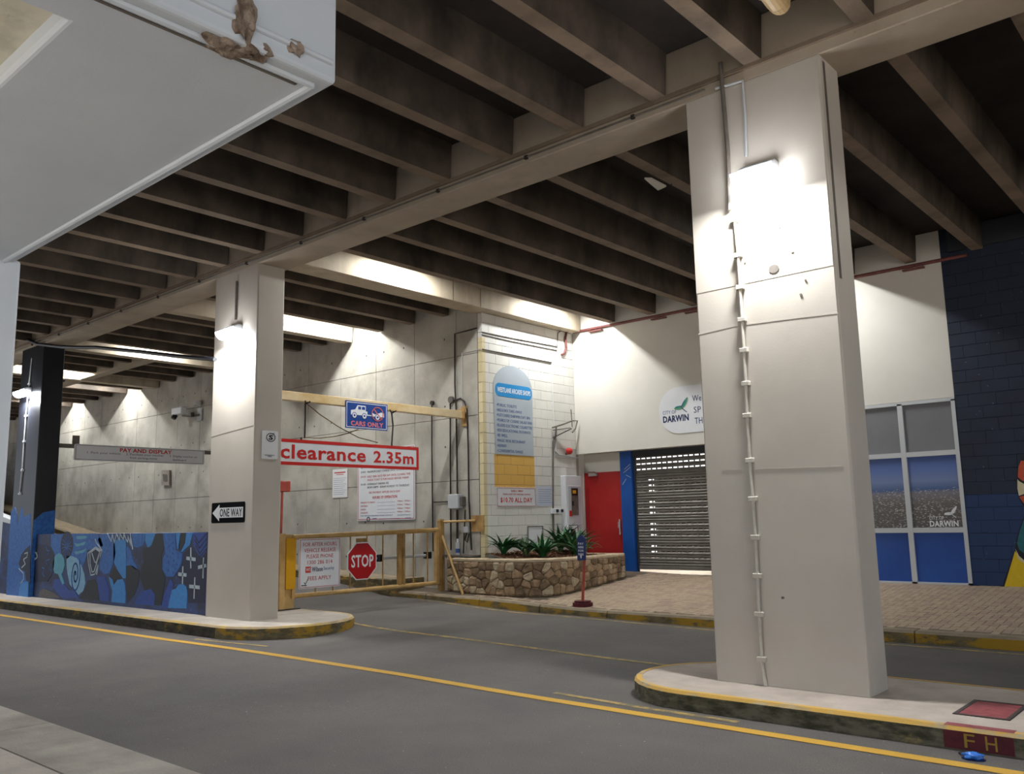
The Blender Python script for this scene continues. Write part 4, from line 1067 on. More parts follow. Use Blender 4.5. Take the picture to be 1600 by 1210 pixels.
# gate ----------------------------------------------------------------------
GX = -12.5
lp = thing('gate_post', (GX, 8.5, .22), 'wide ochre steel gate post with a yellow plate, beside the ONE WAY column', 'post')
bx('post', GX-.10, GX+.02, 8.36, 8.47, .222, 1.46, 'yellowp', lp, bevel=.006)
bx('yellow_plate', GX-.0, GX+.035, 8.475, 8.66, .55, 1.38, 'plateyel', lp)
bx('post', GX-.06, GX+.0, 8.475, 8.66, .222, 1.44, 'yellowp', lp)
bx('base_plate', GX-.16, GX+.1, 8.3, 8.72, .222, .236, 'dark', lp)
gt = thing('swing_gate', (GX, 10.3, .3), 'ochre tubular steel gate with the STOP sign across the driveway', 'gate')
tb('top_rail', [(GX, 8.62, 1.395), (GX, 11.96, 1.445)], .045, 'yellowp', gt, n=12)
tb('bottom_rail', [(GX, 8.66, .43), (GX, 11.96, .43)], .04, 'yellowp', gt, n=12)
bx('end_stile', GX-.04, GX+.04, 11.88, 11.98, .40, 1.46, 'yellowp', gt, bevel=.01)
bx('mid_stile', GX-.03, GX+.03, 10.93, 11.00, .45, 1.42, 'yellowrust', gt); bx('mid_stile', GX-.03, GX+.03, 11.05, 11.09, .45, 1.42, 'yellowrust', gt)
for y in [q[0] for q in [(9.085,0.737),(9.446,0.715),(9.821,0.693),(10.195,0.671),(10.567,0.648),(11.320,0.603),(11.683,0.582)]]:
    tb('baluster', [(GX, y, .43), (GX, y, 1.42)], .013, 'yellowrust', gt, n=8)
bx('end_stile', GX-.03, GX+.03, 8.60, 8.66, .40, 1.42, 'yellowp', gt)
ga = thing('gate_lock_bar', (GX-.12, 11.2, .93), 'white tubular gate lock bar with black end clamps behind the gate', 'bar')
tb('bar', [(GX-.10, 10.45, .96), (GX-.10, 11.86, .96)], .03, 'lightgrey', ga, n=12)
for y in (10.50, 11.72): bx('clamp', GX-.16, GX-.02, y, y+.10, .90, 1.03, 'blackp', ga, bevel=.006)
gl = thing('latch_box', (GX-.05, 10.1, 1.27), 'small brown latch box behind the top of the STOP sign', 'latch'); bx('casing', GX-.08, GX-.015, 10.0, 10.2, 1.20, 1.34, 'yellowrust', gl, bevel=.01)
polys('rivet', ('X', GX-.015), [ell(10.05, 1.27, .01, .01, 8), ell(10.15, 1.27, .01, .01, 8)], 'dark', gl, th=.004)
rp = thing('gate_post', (GX, 12.06, .25), 'rusty ochre receiving post between gate and stone planter', 'post')
bx('post', GX-.05, GX+.05, 11.99, 12.10, .20, 1.62, 'yellowrust', rp, bevel=.006)
bx('cap', GX-.045, GX+.045, 11.99, 12.10, 1.62, 1.65, 'yellowp', rp)
q = [(12.117,1.235)][0]
tb('brace', [(GX+.03, 12.05, 1.33), (-11.72, 11.86, .24)], .028, 'yellowp', rp, n=10)
tb('stay_rail', [(GX, 12.08, 1.60), (-12.1, 12.12, 1.605), (-11.70, 12.2, 1.61)], .022, 'yellowp', rp, n=10)
bx('anchor_plate', -11.83, -11.50, 12.215, 12.232, 1.40, 1.71, 'yellowrust', rp)
# signs on gate
sg = thing('notice_sign', (GX+.05, 9.1, .53), 'white after-hours vehicle release notice wired to the gate', 'sign')
SX = GX+.06
bx('board', SX, SX+.008, 8.70, 9.55, .54, 1.365, 'white', sg)
F = ('X', SX+.008)
polys('border', F, frame_strips(8.715, 9.535, .555, 1.35, .008), 'ink_red', sg, th=.002)
for s_t, a, b, c, d in (('FOR AFTER HOURS', 8.78, 9.47, 1.235, 1.30), ('VEHICLE RELEASE', 8.80, 9.45, 1.135, 1.20), ('PLEASE PHONE', 8.85, 9.40, 1.035, 1.10), ('1300 286 014', 8.87, 9.38, .935, 1.0), ('FEES APPLY', 8.88, 9.36, .67, .735)):
    text(s_t, F, a, b, c, d, 'ink_red', sg)
bx('logo_square', SX+.008, SX+.011, 8.83, 8.94, .80, .90, 'signred', sg)
text('WS', ('X', SX+.011), 8.84, 8.93, .82, .88, 'ink_white', sg, th=.002)
text('Wilson', F, 8.96, 9.18, .81, .89, 'ink_navy', sg, bold=.02); text('Security', F, 9.20, 9.42, .81, .885, 'ink_blue', sg)
polys('tick_mark', F, strip([(8.81, .64), (8.83, .61), (8.88, .69)], .012)+[rect(8.75, 8.86, .585, .60)], 'ink_black', sg, th=.002)
st = thing('stop_sign', (GX+.06, 10.035, .61), 'red octagonal STOP sign with white border on the gate', 'sign')
oc = [(10.035+.355*math.cos(math.radians(22.5+45*i)), .94+.355*math.sin(math.radians(22.5+45*i))) for i in range(8)]
poly('white_border', ('X', SX), oc, 'ink_white', st, th=.008)
poly('red_face', ('X', SX+.008), [(10.035+(u-10.035)*.945, .94+(v-.94)*.945) for u, v in oc], 'stopred', st, th=.002)
text('STOP', ('X', SX+.010), 9.79, 10.29, .83, 1.05, 'ink_white', st, bold=.02, th=.003)
# beam over the driveway
OX = -12.0
ob_ = thing('overhead_beam', (OX, 10, 3.60), 'pale yellow steel box beam across the driveway carrying the clearance sign', 'beam')
bm = bm_new(); A_ = Vector((OX, 7.70, 3.685)); B_ = Vector((OX, 12.235, 3.685))
d_ = (B_-A_).normalized(); sd = Vector((d_.y, -d_.x, 0))*.06
vs_ = [bm.verts.new(p+s*sd+Vector((0, 0, h))) for p in (A_, B_) for s in (-1, 1) for h in (-.075, .075)]
for f in ((0, 1, 3, 2), (4, 6, 7, 5), (0, 2, 6, 4), (1, 5, 7, 3), (0, 4, 5, 1), (2, 3, 7, 6)): bm.faces.new([vs_[i] for i in f])
obj('box_section', bm, 'beamyel', ob_, bevel=.008)
bx('wall_bracket', -12.06, -11.90, 12.20, 12.235, 3.46, 3.86, 'yellowrust', ob_, bevel=.006)
bx('end_plate', -12.08, -11.88, 12.12, 12.135, 3.60, 3.80, 'yellowrust', ob_)
cs_ = thing('clearance_sign', (OX, 9.5, 2.57), 'long white sign with red border reading clearance 2.35m', 'sign')
CX = OX
bx('board', CX-.012, CX+.012, sy(8.12), sy(11.45), sz(2.60), sz(3.04), 'white', cs_)
F = ('X', CX+.012)
polys('border', F, frame_strips(sy(8.12), sy(11.45), sz(2.60), sz(3.04), .054), 'signred', cs_, th=.003)
text('clearance', F, sy(8.33), sy(10.15), sz(2.705), sz(2.95), 'signred', cs_, bold=.022, th=.003)
text('2.35m', F, sy(10.33), sy(11.32), sz(2.705), sz(2.925), 'signred', cs_, bold=.022, th=.003)
for y in (sy(8.75), sy(10.78)): bx('hook', CX-.01, CX+.01, y-.012, y+.012, sz(3.03), sz(3.08), 'dark', cs_)
hc = thing('hanger_chain', (GX, 8.7, 3.1), 'dark chain holding the left part of the clearance sign', 'chain', 'hanging chains of the clearance sign')
hq = [(8.469,3.589),(8.472,3.386),(8.467,3.013)]
tb('chain', [(CX, u, v) for u, v in hq], .014, 'dark', hc, n=6)
tb('shackle', [(CX+.07, hq[0][0]-.05, 3.62), (CX, hq[0][0], hq[0][1]), (CX+.07, hq[0][0]+.05, 3.62)], .014, 'dark', hc, n=6)
hc = thing('hanger_chain', (GX, 10.7, 3.1), 'dark chain holding the right part of the clearance sign', 'chain', 'hanging chains of the clearance sign')
hq = [(10.347,3.576),(10.378,3.355),(10.348,3.003)]
tb('chain', [(CX, u, v) for u, v in hq], .014, 'dark', hc, n=6)
tb('shackle', [(CX+.07, hq[0][0]-.10, 3.62), (CX, hq[0][0], hq[0][1]), (CX+.07, hq[0][0]+.05, 3.62)], .014, 'dark', hc, n=6)
for pts_, lab in (([(8.529,3.599),(8.804,3.437),(9.208,3.247),(9.626,3.094),(10.061,3.027)], 'slack rope running down from the left chain behind the CARS ONLY sign'), ([(8.527,3.030),(8.810,3.036),(9.142,3.088),(9.415,3.160),(9.625,3.241)], 'slack rope looped low under the CARS ONLY sign')):
    r = tb('rope', [(CX-.05, u, v) for u, v in pts_], .009, 'rope'); tag(r, lab, 'rope')
co = thing('vehicle_sign', (OX+.1, 9.7, 3.2), 'blue CARS ONLY sign with a jeep and crossed-out trailer', 'sign')
KX = OX+.065
K_ = .955
bx('board', KX, KX+.01, sy(9.68), sy(10.66), sz(3.31), sz(3.81), 'signblue', co)
F = ('X', KX+.01)
polys('border', F, frame_strips(sy(9.70), sy(10.64), sz(3.33), sz(3.79), .011), 'ink_white', co, th=.002)
jeep = [(sy(9.80), sz(3.56)), (sy(9.80), sz(3.64)), (sy(9.90), sz(3.66)), (sy(9.95), sz(3.74)), (sy(10.14), sz(3.74)), (sy(10.14), sz(3.64)), (sy(10.18), sz(3.64)), (sy(10.18), sz(3.56))]
poly('pictogram', F, jeep, 'ink_white', co, th=.002)
polys('pictogram', ('X', KX+.012), [rect(sy(9.965), sy(10.03), sz(3.665), sz(3.72)), rect(sy(10.05), sy(10.125), sz(3.665), sz(3.72))], 'signblue', co, th=.001)
polys('pictogram', F, [rect(sy(10.18), sy(10.28), sz(3.565), sz(3.58)), [(sy(10.28), sz(3.56)), (sy(10.28), sz(3.63)), (sy(10.36), sz(3.60)), (sy(10.52), sz(3.65)), (sy(10.58), sz(3.63)), (sy(10.58), sz(3.56))]], 'ink_white', co, th=.002)
for u in (9.88, 10.11, 10.42):
    poly('pictogram', ('X', KX+.012), ell(sy(u), sz(3.55), .055, .055, 16), 'signblue', co, th=.001)
    poly('pictogram', ('X', KX+.013), ell(sy(u), sz(3.55), .044, .044, 16), 'ink_white', co, th=.001)
    poly('pictogram', ('X', KX+.014), ell(sy(u), sz(3.55), .02, .02, 12), 'signblue', co, th=.001)
ring = [ (sy(10.42+.135*math.cos(a)), sz(3.61+.125*math.sin(a))) for a in [2*math.pi*i/24 for i in range(25)]]
polys('pictogram', ('X', KX+.014), strip(ring, .018)+strip([(sy(10.33), sz(3.70)), (sy(10.51), sz(3.52))], .018), 'ink_pink', co, th=.002)
text('CARS ONLY', F, sy(9.80), sy(10.56), sz(3.36), sz(3.45), 'ink_pink', co, bold=.03)
# column signs
ow = thing('one_way_sign', (-12.18, 7.2, 1.63), 'black ONE WAY plate with white left arrow on the beige column', 'sign')
poly('plate', ('Y', 7.218), rrect(-12.66, -11.71, 1.65, 1.965, .03), 'matblack', ow, th=.006)
arw = [(-12.63, 1.807), (-12.43, 1.935), (-12.43, 1.885), (-11.755, 1.885), (-11.755, 1.73), (-12.43, 1.73), (-12.43, 1.68)]
poly('arrow', ('Y', 7.212), arw, 'ink_white', ow, th=.002)
text('ONE WAY', ('Y', 7.210), -12.41, -11.78, 1.745, 1.87, 'ink_black', ow, bold=.015, th=.002)
ns = thing('parking_plate', (-11.5, 7.5, 2.58), 'small white plate with a struck-through S emblem on the ONE WAY column', 'sign')
poly('plate', ('X', -11.508), rrect(7.345, 7.63, 2.60, 3.03, .02), 'papers', ns, th=.006)
cc = [(7.50+.075*math.cos(a), 2.93+.062*math.sin(a)) for a in [2*math.pi*i/20 for i in range(21)]]
polys('emblem', ('X', -11.502), strip(cc, .012)+strip([(7.53, 2.985), (7.56, 3.0)], .008), 'ink_black', ns, th=.002)
text('S', ('X', -11.502), 7.462, 7.538, 2.892, 2.968, 'ink_black', ns, bold=.04)
polys('small_print', ('X', -11.502), [rect(7.40, 7.57, 2.655, 2.662), rect(7.45, 7.52, 2.635, 2.642)], 'ink_black', ns, th=.002)
# PAY AND DISPLAY
pd = thing('pay_and_display_sign', (-19.95, 9.6, 3.1), 'long pale PAY AND DISPLAY sign on a bar beside the black column', 'sign')
DX_ = -19.93
poly('board', ('X', DX_), rrect(7.99, 11.10, 3.115, 3.475, .04), 'white', pd, th=.02)
polys('border', ('X', DX_+.02), frame_strips(8.02, 11.07, 3.135, 3.455, .008), 'ink_black', pd, th=.002)
F = ('X', DX_+.02)
text('PAY AND DISPLAY', F, 9.0, 10.25, 3.335, 3.43, 'signred', pd, bold=.03)
text('1. Park your vehicle', F, 8.27, 9.02, 3.26, 3.32, 'ink_navy', pd); text('2. Purchase your voucher', F, 9.15, 10.05, 3.255, 3.32, 'ink_navy', pd)
text('from parking meter', F, 9.24, 9.90, 3.18, 3.24, 'ink_navy', pd); text('3. Display voucher on', F, 10.20, 10.90, 3.255, 3.32, 'ink_navy', pd); text('dashboard', F, 10.28, 10.62, 3.18, 3.235, 'ink_navy', pd)
bx('support_bar', DX_-.08, DX_-.01, 7.66, 12.2, 3.38, 3.47, 'conduit', pd)
bx('bracket', DX_-.02, DX_+.005, 7.95, 8.10, 3.42, 3.66, 'conduit', pd)
# things on the concrete wall
CW = 12.226
fs = thing('fees_sign', (-14.4, 12.2, 1.65), 'large white parking fees and opening hours board on the concrete wall', 'sign')
poly('board', ('Y', CW), rrect(-15.30, -13.43, 1.66, 3.20, .03), 'white', fs, th=.02)
F = ('Y', CW-.02)
polys('border', F, frame_strips(-15.28, -13.45, 1.68, 3.18, .012), 'ink_red', fs, th=.002)
text('FEES AND CHARGES', F, -15.18, -13.75, 2.87, 2.99, 'ink_red', fs, bold=.03)
rows = ((2.79, '$2.70', 'PER HOUR MON-FRI 8:00am TO 5:00pm', 'ink_black', -13.85), (2.69, '$18.00', 'MAXIMUM DAILY CHARGE UNTIL CLOSING TIME', 'ink_black', -13.60), (2.585, '$10.70', 'EARLY BIRD RATE PER DAY UNTIL CLOSING TIME', 'ink_red', -13.56), (2.51, None, 'WHEN TICKET IS PURCHASED BEFORE 9:00AM', 'ink_red', -13.62), (2.42, '$15.00', 'OVERNIGHT PARKING FEE', 'ink_black', -14.25), (2.35, None, 'FROM 5:00PM - 8:00AM MONDAY TO THURSDAY', 'ink_black', -13.60))
for z, a, b, m_, u1 in rows:
    if a: text(a, F, -15.18, -15.02, z, z+.045, m_, fs)
    text(b, F, -14.96, u1, z, z+.045, m_, fs)
text('FEE PAYMENT APPLIES EACH DAY', F, -14.90, -13.88, 2.235, 2.28, 'ink_red', fs)
text('HOURS OF OPERATION', F, -14.78, -13.98, 2.12, 2.18, 'ink_red', fs, bold=.02)
for z, a in ((2.03, 'MONDAY TO FRIDAY'), (1.955, 'SATURDAY'), (1.88, 'SUNDAY'), (1.81, 'HOLIDAYS')):
    text(a, F, -15.18, -15.18+.03*len(a), z, z+.035, 'ink_red', fs); text('7:00am - 7:00pm', F, -13.98, -13.57, z, z+.035, 'ink_red', fs)
    bx('leader_line', -14.62, -14.05, F[1]-.002, F[1], z+.008, z+.012, 'ink_blue', fs)
text('FOR FURTHER ENQUIRIES PLEASE CONTACT', F, -15.18, -14.12, 1.745, 1.775, 'ink_blue', fs); text('www.darwin.nt.gov.au', F, -13.97, -13.57, 1.745, 1.775, 'ink_blue', fs)
polys('small_print', F, strip([(-14.92+.045*math.cos(i*.4), 1.71+.0*i-.02+.04*math.sin(i*.4)) for i in range(16)], .02), 'ink_navy', fs, th=.002)
polys('small_print', F, [rect(-14.78, -14.64, 1.69, 1.705), rect(-14.55, -13.9, 1.69, 1.696), rect(-13.72, -13.55, 1.685, 1.70)], 'ink_blue', fs, th=.002)
nt = thing('paper_notice', (-15.94, 12.2, 2.19), 'small white paper notice on the concrete wall left of the fees board', 'notice')
poly('sheet', ('Y', CW), rect(-16.22, -15.68, 2.19, 2.83), 'papers', nt, th=.004)
polys('printed_line', ('Y', CW-.004), [rect(-16.16, -15.75, 2.74, 2.765), rect(-16.08, -15.82, 2.70, 2.715)], 'ink_red', nt, th=.001)
polys('printed_line', ('Y', CW-.004), [rect(-16.18, -15.72-.05*(i % 3), 2.62-i*.045, 2.626-i*.045) for i in range(9)], 'ink_blue', nt, th=.001)
# cctv camera
cv = thing('security_camera', (-22.4, 12.1, 4.5), 'white security camera on a wall bracket, high on the concrete wall', 'camera')
bx('wall_plate', -22.35, -22.1, 12.19, 12.228, 4.50, 4.85, 'lightgrey', cv)
tb('arm', [(-22.2, 12.19, 4.66), (-22.3, 12.0, 4.62), (-22.6, 11.9, 4.66)], .03, 'conduit', cv)
bm = bm_new(); box(bm, -23.05, -22.5, 11.80, 11.98, 4.70, 4.90); obj('camera_body', bm, 'white', cv, bevel=.02)
tb('lens_hood', [(-22.95, 11.88, 4.70), (-22.95, 11.82, 4.60)], .07, 'blackp', cv, n=12)
tb('dome', [(-22.2, 12.12, 5.05), (-22.2, 12.12, 4.93)], .10, 'lightgrey', cv, n=14)
tb('knuckle', [(-22.27, 12.02, 4.60), (-22.27, 12.02, 4.72)], .05, 'dark', cv, n=10)
wb_ = thing('wall_box', (-23.85, 12.2, 2.8), 'small metal box on the concrete wall below the PAY AND DISPLAY sign', 'box')
qb = [(-24.200,3.242),(-24.162,2.799),(-23.712,2.780),(-23.747,3.218)]
poly('casing', ('Y', CW), qb, 'gutter', wb_, th=.06); poly('cover', ('Y', CW-.06), [(qb[0][0]+.1, qb[0][1]-.12), (qb[1][0]+.1, qb[1][1]+.12), (qb[2][0]-.1, qb[2][1]+.12), (qb[3][0]-.1, qb[3][1]-.12)], 'conduit', wb_, th=.01)
cab = tag(tb('drooping_cable', [(u, 7.12, v) for u, v in [(-25.199,6.908),(-21.666,6.108),(-20.694,5.837),(-19.929,5.605),(-18.641,5.356),(-17.747,5.210),(-16.999,5.099),(-15.883,4.885),(-15.110,4.737),(-13.927,4.499),(-12.542,4.240)]], .035, 'blackp'), 'thick black cable sagging past the black column to the ONE WAY column', 'cable')
# grey electrical box and conduits near the pier
eb = thing('electrical_box', (-12.15, 12.15, 1.83), 'pale grey electrical box with conduits on the concrete wall', 'box')
bx('enclosure', -12.34, -12.05, 12.08, 12.228, 1.85, 2.13, 'lightgrey', eb, bevel=.01)
bx('side_socket', -12.04, -11.98, 12.12, 12.228, 1.90, 2.08, 'conduit', eb, bevel=.006)
def wc(pts, r, m='dark'): return [(u, 12.228-r, v) for u, v in pts]
pipes = (
 ('tall dark conduit at the left, capped by a round box', [(-12.912,4.025),(-12.921,3.101),(-12.911,2.062),(-12.903,1.017)], .014),
 ('dark conduit rising beside the beam bracket to the ceiling line', [(-11.610,5.389),(-11.876,5.380),(-12.221,5.369),(-12.236,4.344),(-12.208,3.821),(-12.201,3.051),(-12.198,2.102)], .016),
 ('dark conduit looping over the beam end and down the wall', [(-12.391,1.046),(-12.382,3.063),(-12.370,3.942),(-12.296,3.999),(-12.078,4.028),(-11.972,3.952),(-11.904,3.791),(-11.882,3.028),(-11.882,2.030),(-11.831,1.050)], .016),
 ('dark conduit dropping below the grey electrical box', [(-12.202,1.828),(-12.215,0.985)], .02),
 ('thin dark cable dropping right of the grey electrical box', [(-11.990,1.823),(-12.057,0.987)], .012))
for lab, p_, r_ in pipes: tag(tb('wall_conduit', wc(p_, r_), r_, 'dark'), lab, 'pipe', 'conduits on the concrete wall')
tag(tb('wall_conduit', wc([(-11.514,4.948),(-12.027,4.944),(-12.046,3.805)], .01), .010, 'lightgrey'), 'thin pale conduit with dark saddles above the beam end', 'pipe', 'conduits on the concrete wall')
tag(tb('wall_conduit', wc([(-12.875,1.997),(-12.324,1.994)], .012), .012, 'dark'), 'short horizontal dark conduit left of the grey electrical box', 'pipe', 'conduits on the concrete wall')
jb = [(-12.330,4.027)][0]
bm = bm_new(); disc(bm, (jb[0], 12.228, jb[1]), (0, -1, 0), .07, .06, 14); tag(obj('junction_box', bm, 'conduit'), 'round junction box at the top of the wall conduits', 'box')
jb = [(-12.891,4.021)][0]
bm = bm_new(); disc(bm, (jb[0], 12.228, jb[1]), (0, -1, 0), .045, .05, 14); tag(obj('conduit_cap', bm, 'dark'), 'round dark cap on the leftmost wall conduit', 'box')
mb = thing('isolator_switch', (-11.93, 12.15, 1.25), 'small grey isolator with dangling cables low on the concrete wall', 'switch')
bx('body', -11.98, -11.86, 12.15, 12.228, 1.38, 1.50, 'lightgrey', mb, bevel=.006); tb('cable_loop', [(-11.92, 12.18, 1.38), (-11.95, 12.15, 1.25), (-11.88, 12.15, 1.20), (-11.86, 12.18, 1.36)], .014, 'dark', mb)
bt_ = thing('water_bottle', (-12.12, 12.14, 1.0), 'clear bottle with blue label standing at the wall beyond the gate post', 'bottle')
tb('bottle_body', [(-12.12, 12.13, .96), (-12.12, 12.13, 1.15), (-12.12, 12.13, 1.20)], .04, 'lightgrey', bt_, n=12); tb('label_band', [(-12.12, 12.13, 1.0), (-12.12, 12.13, 1.08)], .042, 'ink_blue', bt_, n=12); tb('bottle_cap', [(-12.12, 12.13, 1.2), (-12.12, 12.13, 1.27)], .02, 'white', bt_, n=10)
lg = thing('wall_ledge', (-12.2, 12.1, .9), 'narrow dark metal ledge between receiving post and pier', 'ledge')
bx('shelf', -12.48, -11.6, 12.04, 12.228, .93, .96, 'conduit', lg); bx('support', -12.0, -11.9, 12.08, 12.228, .3, .93, 'conduit', lg)
# red box on red pole
rb = thing('red_call_post', (-13.2, 8.9, .22), 'red box on a thin red pole behind the ONE WAY column', 'post')
qv = [(8.805,2.368),(9.007,2.191)]; 
bx('red_box', -13.32, -13.16, 8.76, 9.01, 2.18, 2.37, 'redpaint', rb, bevel=.01)
tb('pole', [(-13.2, 8.862, 2.18), (-13.2, 8.85, 1.2), (-13.2, 8.84, .222)], .022, 'redpaint', rb, n=10); bx('foot_plate', -13.28, -13.12, 8.75, 8.93, .222, .235, 'dark', rb)
tb('lower_fitting', [(-13.17, 8.80, 1.05), (-13.17, 8.80, 1.25)], .04, 'dark', rb, n=10)

# pier wall items -----------------------------------------------------------
XF = -11.498
dy = thing('directory_board', (XF, 13.15, 2.9), 'tall grey arch-topped directory board headed WESTLANE ARCADE SHOPS', 'sign')
arch = [(12.585, 2.90), (13.745, 2.90), (13.745, 4.25)]
for i in range(15):
    a = math.pi*i/14; arch.append((13.145+.60*math.cos(a)*1.0, 4.25+.47*math.sin(a)))
arch = arch[:3]+[p for p in arch[3:]]
poly('board', ('X', XF), arch, 'dirgrey', dy, th=.006)
F = ('X', XF+.006)
poly('header_band', F, rrect(12.60, 13.73, 4.06, 4.33, .12), 'pillblue', dy, th=.003)
text('WESTLANE ARCADE SHOPS', ('X', XF+.009), 12.66, 13.68, 4.145, 4.245, 'ink_white', dy, bold=.02)
names = ('PUBLIC TOILETS', "NELSON'S TAKE AWAY", 'FLETCHERS DARWIN DAY SPA', 'PEARLS OF CUISINE SALAD BAR', 'BLADES ELECTRONIC CIGARETTES', 'BDE EDUCATIONAL PATHWAYS', 'BE WELL', 'MAGIC WOK RESTAURANT', 'ALFANO', 'CONFIDENTIAL RANGE')
for i, s_t in enumerate(names):
    z = 3.855-i*.1015
    text('\u2022'+s_t, F, 12.63, 12.63+min(1.08, .042*len(s_t)+.02), z, z+.058, 'ink_blue', dy)
eb_ = thing('early_bird_sign', (XF, 13.18, 1.89), 'white EARLY BIRD $10.70 ALL DAY sign below the orange patch', 'sign')
bx('board', XF, XF+.006, 12.60, 13.775, 1.87, 2.25, 'white', eb_)
F = ('X', XF+.006)
polys('border', F, frame_strips(12.61, 13.765, 1.88, 2.24, .008), 'ink_red', eb_, th=.002)
text('EARLY BIRD', F, 13.02, 13.38, 2.165, 2.20, 'ink_red', eb_, bold=.02); text('PARK AND PAY BEFORE 9:00AM', F, 12.78, 13.60, 2.10, 2.13, 'ink_red', eb_)
text('$10.70 ALL DAY', F, 12.70, 13.67, 1.94, 2.05, 'signred', eb_, bold=.015)
pp = thing('paper_notice', (XF, 14.1, 1.9), 'blank-looking pale notice right of the EARLY BIRD sign', 'notice')
poly('sheet', ('X', XF), rect(13.81, 14.38, 1.88, 2.29), 'paleblue', pp, th=.004); polys('printed_line', ('X', XF+.004), [rect(13.87, 14.3-.04*(i % 2), 2.22-i*.045, 2.225-i*.045) for i in range(7)], 'ink_blue', pp, th=.001)
hr = thing('hose_reel_cabinet', (-11.4, 14.88, 1.3), 'tall white hose reel cabinet with a glazed door beside the red door', 'cabinet')
bx('cabinet_body', XF, XF+.14, 14.62, 15.17, 1.33, 2.52, 'white', hr, bevel=.008)
hrd = bx('door', XF+.14, XF+.155, 14.68, 15.12, 1.40, 2.30, 'lightgrey', hr, bevel=.004)
bx('glass', XF+.155, XF+.16, 14.78, 15.02, 1.68, 2.26, 'conduit', hrd); bx('hose_shape', XF+.16, XF+.165, 14.80, 15.0, 2.10, 2.24, 'blackp', hrd)
bx('yellow_sticker', XF+.165, XF+.167, 14.82, 14.94, 2.14, 2.21, 'plateyel', hrd); bx('red_sticker', XF+.155, XF+.158, 14.70, 14.80, 1.66, 1.78, 'signred', hrd)
bx('door_knob', XF+.16, XF+.18, 14.80, 14.83, 1.88, 1.98, 'blackp', hrd)
be = thing('alarm_bell', (XF, 14.83, 3.0), 'small red alarm beacon on the block pier above the hose cabinet', 'alarm')
bm = bm_new(); bmesh.ops.create_uvsphere(bm, u_segments=16, v_segments=10, radius=.075)
for v in bm.verts: v.co += Vector((XF+.10, 14.83, 3.05))
obj('beacon_dome', bm, 'signred', be, smooth=True); tb('stem', [(XF, 14.85, 3.0), (XF+.08, 14.83, 3.02)], .03, 'conduit', be, n=10)
af = thing('antenna_frame', (XF, 14.8, 3.4), 'grey tubular wall frame with a thin aerial above the hose cabinet', 'bracket')
a_ = [(14.354,3.532),(14.622,3.618),(14.918,3.709),(15.102,3.722),(15.024,3.548),(14.906,3.457)]
tb('frame_tube', [(XF+.03, a_[0][0], a_[0][1])]+[(XF+.14, u, v) for u, v in a_[1:]], .016, 'conduit', af)
b_ = [(14.366,3.315),(14.910,3.541)]; tb('strut', [(XF+.03, *b_[0]), (XF+.12, *b_[1])], .011, 'dark', af)
b_ = [(14.373,3.478),(14.865,3.552)]; tb('strut', [(XF+.03, *b_[0]), (XF+.12, *b_[1])], .009, 'conduit', af)
b_ = [(14.908,3.960),(14.934,3.570)]; tb('aerial', [(XF+.12, *b_[0]), (XF+.12, *b_[1])], .008, 'dark', af)
def xc(pts, r): return [(XF+r+.002, u, v) for u, v in pts]
for lab, p_, r_, m_ in (
 ('grey downpipe conduit on the pier running down to the white boxes', [(14.505,3.552),(14.475,3.358),(14.382,3.243),(14.324,1.895),(14.319,1.299)], .018, 'conduit'),
 ('pale conduit with a bend beside the red beacon', [(14.498,3.387),(14.460,3.029),(14.567,2.965),(14.968,2.941),(15.242,2.924)], .014, 'lightgrey'),
 ('upper of the paired dark conduits under the deep beam', [(12.231,5.295),(13.150,5.300),(14.630,5.329),(14.666,5.635),(14.783,5.710),(14.969,5.767)], .009, 'dark'),
 ('lower of the paired dark conduits under the deep beam', [(12.230,5.243),(13.148,5.232),(14.626,5.243)], .008, 'dark'),
 ('single dark conduit above the directory board', [(12.242,4.949),(13.139,4.950),(14.413,4.948)], .011, 'dark'),
 ('white vertical conduit right of the directory board', [(14.413,4.948),(14.425,4.209),(14.432,3.383)], .009, 'papers')):
    tag(tb('pier_conduit', xc(p_, r_), r_, m_), lab, 'pipe', 'conduits on the block pier')
tag(tb('bent_pipe', xc([(15.179,5.785),(14.966,5.709),(14.913,5.570),(14.924,5.327),(14.850,5.202),(14.757,5.161)], .025), .026, 'redpipe', n=10), 'short maroon pipe bending down at the wall corner', 'pipe')
bm = bm_new(); tube(bm, [(-11.45, 15.17, 5.72), (-3.4, 15.17, 5.72)], .03, 10); tag(obj('sprinkler_pipe', bm, 'redpipe'), 'long maroon sprinkler pipe along the top of the white wall', 'pipe')
for i, x in enumerate((-11.0, -9.4, -8.6, -4.4)): tag(bx('pipe_bracket', x, x+.35, 15.12, 15.19, 5.64, 5.67, 'redpipe', bevel=.004), ('maroon pipe bracket nearest the block pier', 'maroon pipe bracket at the second joist end', 'maroon pipe bracket left of the near column', 'maroon pipe bracket right of the near column')[i], 'bracket', 'brackets of the sprinkler pipe')
sb = thing('outlet_box', (XF, 14.4, 1.75), 'pair of small white outlet boxes on the pier conduit', 'box')
bx('box', XF, XF+.07, 14.24, 14.38, 1.72, 1.83, 'white', sb, bevel=.006); bx('box', XF, XF+.07, 14.44, 14.54, 1.73, 1.82, 'white', sb, bevel=.006)
bx('black_knob', XF+.07, XF+.10, 14.36, 14.41, 1.75, 1.81, 'blackp', sb); bx('black_knob', XF+.07, XF+.10, 14.52, 14.57, 1.75, 1.81, 'blackp', sb)
vp = thing('vent_panel', (XF, 13.7, 1.2), 'framed white access panel low on the pier behind the plants', 'panel')
bx('panel', XF, XF+.02, 13.50, 13.95, 1.05, 1.46, 'papers', vp); polys('frame', ('X', XF+.02), frame_strips(13.48, 13.97, 1.03, 1.48, .02), 'conduit', vp, th=.008)
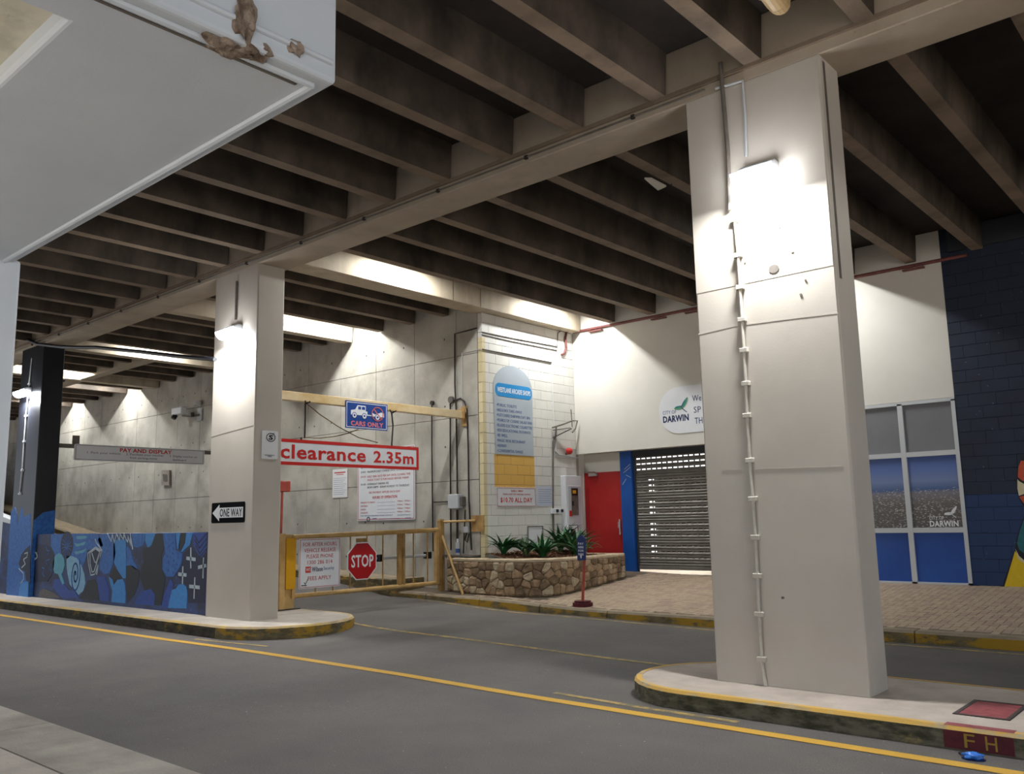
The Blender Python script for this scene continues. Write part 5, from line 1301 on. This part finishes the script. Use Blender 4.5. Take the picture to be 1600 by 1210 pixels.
pb_ = thing('postbox_unit', (-11.3, 14.8, 1.1), 'small white box with a black opening below the hose cabinet', 'box')
bx('body', -11.30, -11.22, 14.52, 14.80, 1.20, 1.46, 'white', pb_, bevel=.006); bx('dark_window', -11.22, -11.212, 14.56, 14.70, 1.24, 1.40, 'blackp', pb_)
polys('frame', ('X', -11.22), frame_strips(14.50, 14.82, 1.18, 1.48, .014), 'dark', pb_, th=.006); tb('stake', [(-11.26, 14.6, .8), (-11.26, 14.6, 1.2)], .012, 'dark', pb_)
# oval sign
cd = thing('city_sign', (-8.6, 15.18, 3.26), 'white rounded CITY OF DARWIN sign half hidden by the near column', 'sign')
poly('board', ('Y', 15.198), rrect(-9.34, -6.9, 3.25, 4.19, .46, 9), 'white', cd, th=.012)
F = ('Y', 15.186)
text('CITY OF', F, -9.25, -8.94, 3.655, 3.73, 'ink_blue', cd); text('DARWIN', F, -9.25, -8.66, 3.49, 3.625, 'ink_navy', cd, bold=.04)
logo_fly(F, -8.82, 3.76, .32, cd)
text('We', F, -8.56, -8.36, 3.86, 3.98, 'ink_navy', cd); text('SP', F, -8.54, -8.38, 3.63, 3.75, 'ink_navy', cd); text('TH', F, -8.53, -8.36, 3.41, 3.53, 'ink_navy', cd)
# post sign by kerb
ps = thing('post_sign', (-9.0, 11.85, .17), 'blue pointed sign on a leaning red post in a round base by the kerb', 'sign')
PZ = pz(-9.0, 11.9)
bm = bm_new(); tube(bm, [(-8.93, 11.86, PZ-.01), (-8.93, 11.86, PZ+.05)], .17, 20); tube(bm, [(-8.93, 11.86, PZ+.05), (-8.93, 11.86, PZ+.08)], .14, 20); obj('round_base', bm, 'bollredtop', ps)
tb('post', [(-8.93, 11.86, PZ+.07), (-8.86, 11.86, .98)], .025, 'redpaint', ps, n=10)
pg = [(-8.96, .93), (-8.80, .93), (-8.77, 1.27), (-8.85, 1.345), (-8.93, 1.30)]
bm = bm_new(); prism(bm, [(-8.955, .92), (-8.79, .92), (-8.775, 1.27), (-8.86, 1.345), (-8.945, 1.28)], lambda u, v: (u, 11.80, v), (0, -1, 0), .02); obj('blade', bm, 'signblue2', ps)
F = ('Y', 11.779)
for i, s_t in enumerate(('PAY', 'HERE', 'FOR', 'PARK')): text(s_t, F, -8.925, -8.815, 1.175-i*.058, 1.21-i*.058, 'ink_white', ps)
poly('arrow', F, [(-8.885, .955), (-8.865, .955), (-8.865, .99), (-8.85, .99), (-8.875, 1.01), (-8.9, .99), (-8.885, .99)], 'ink_white', ps, th=.002)
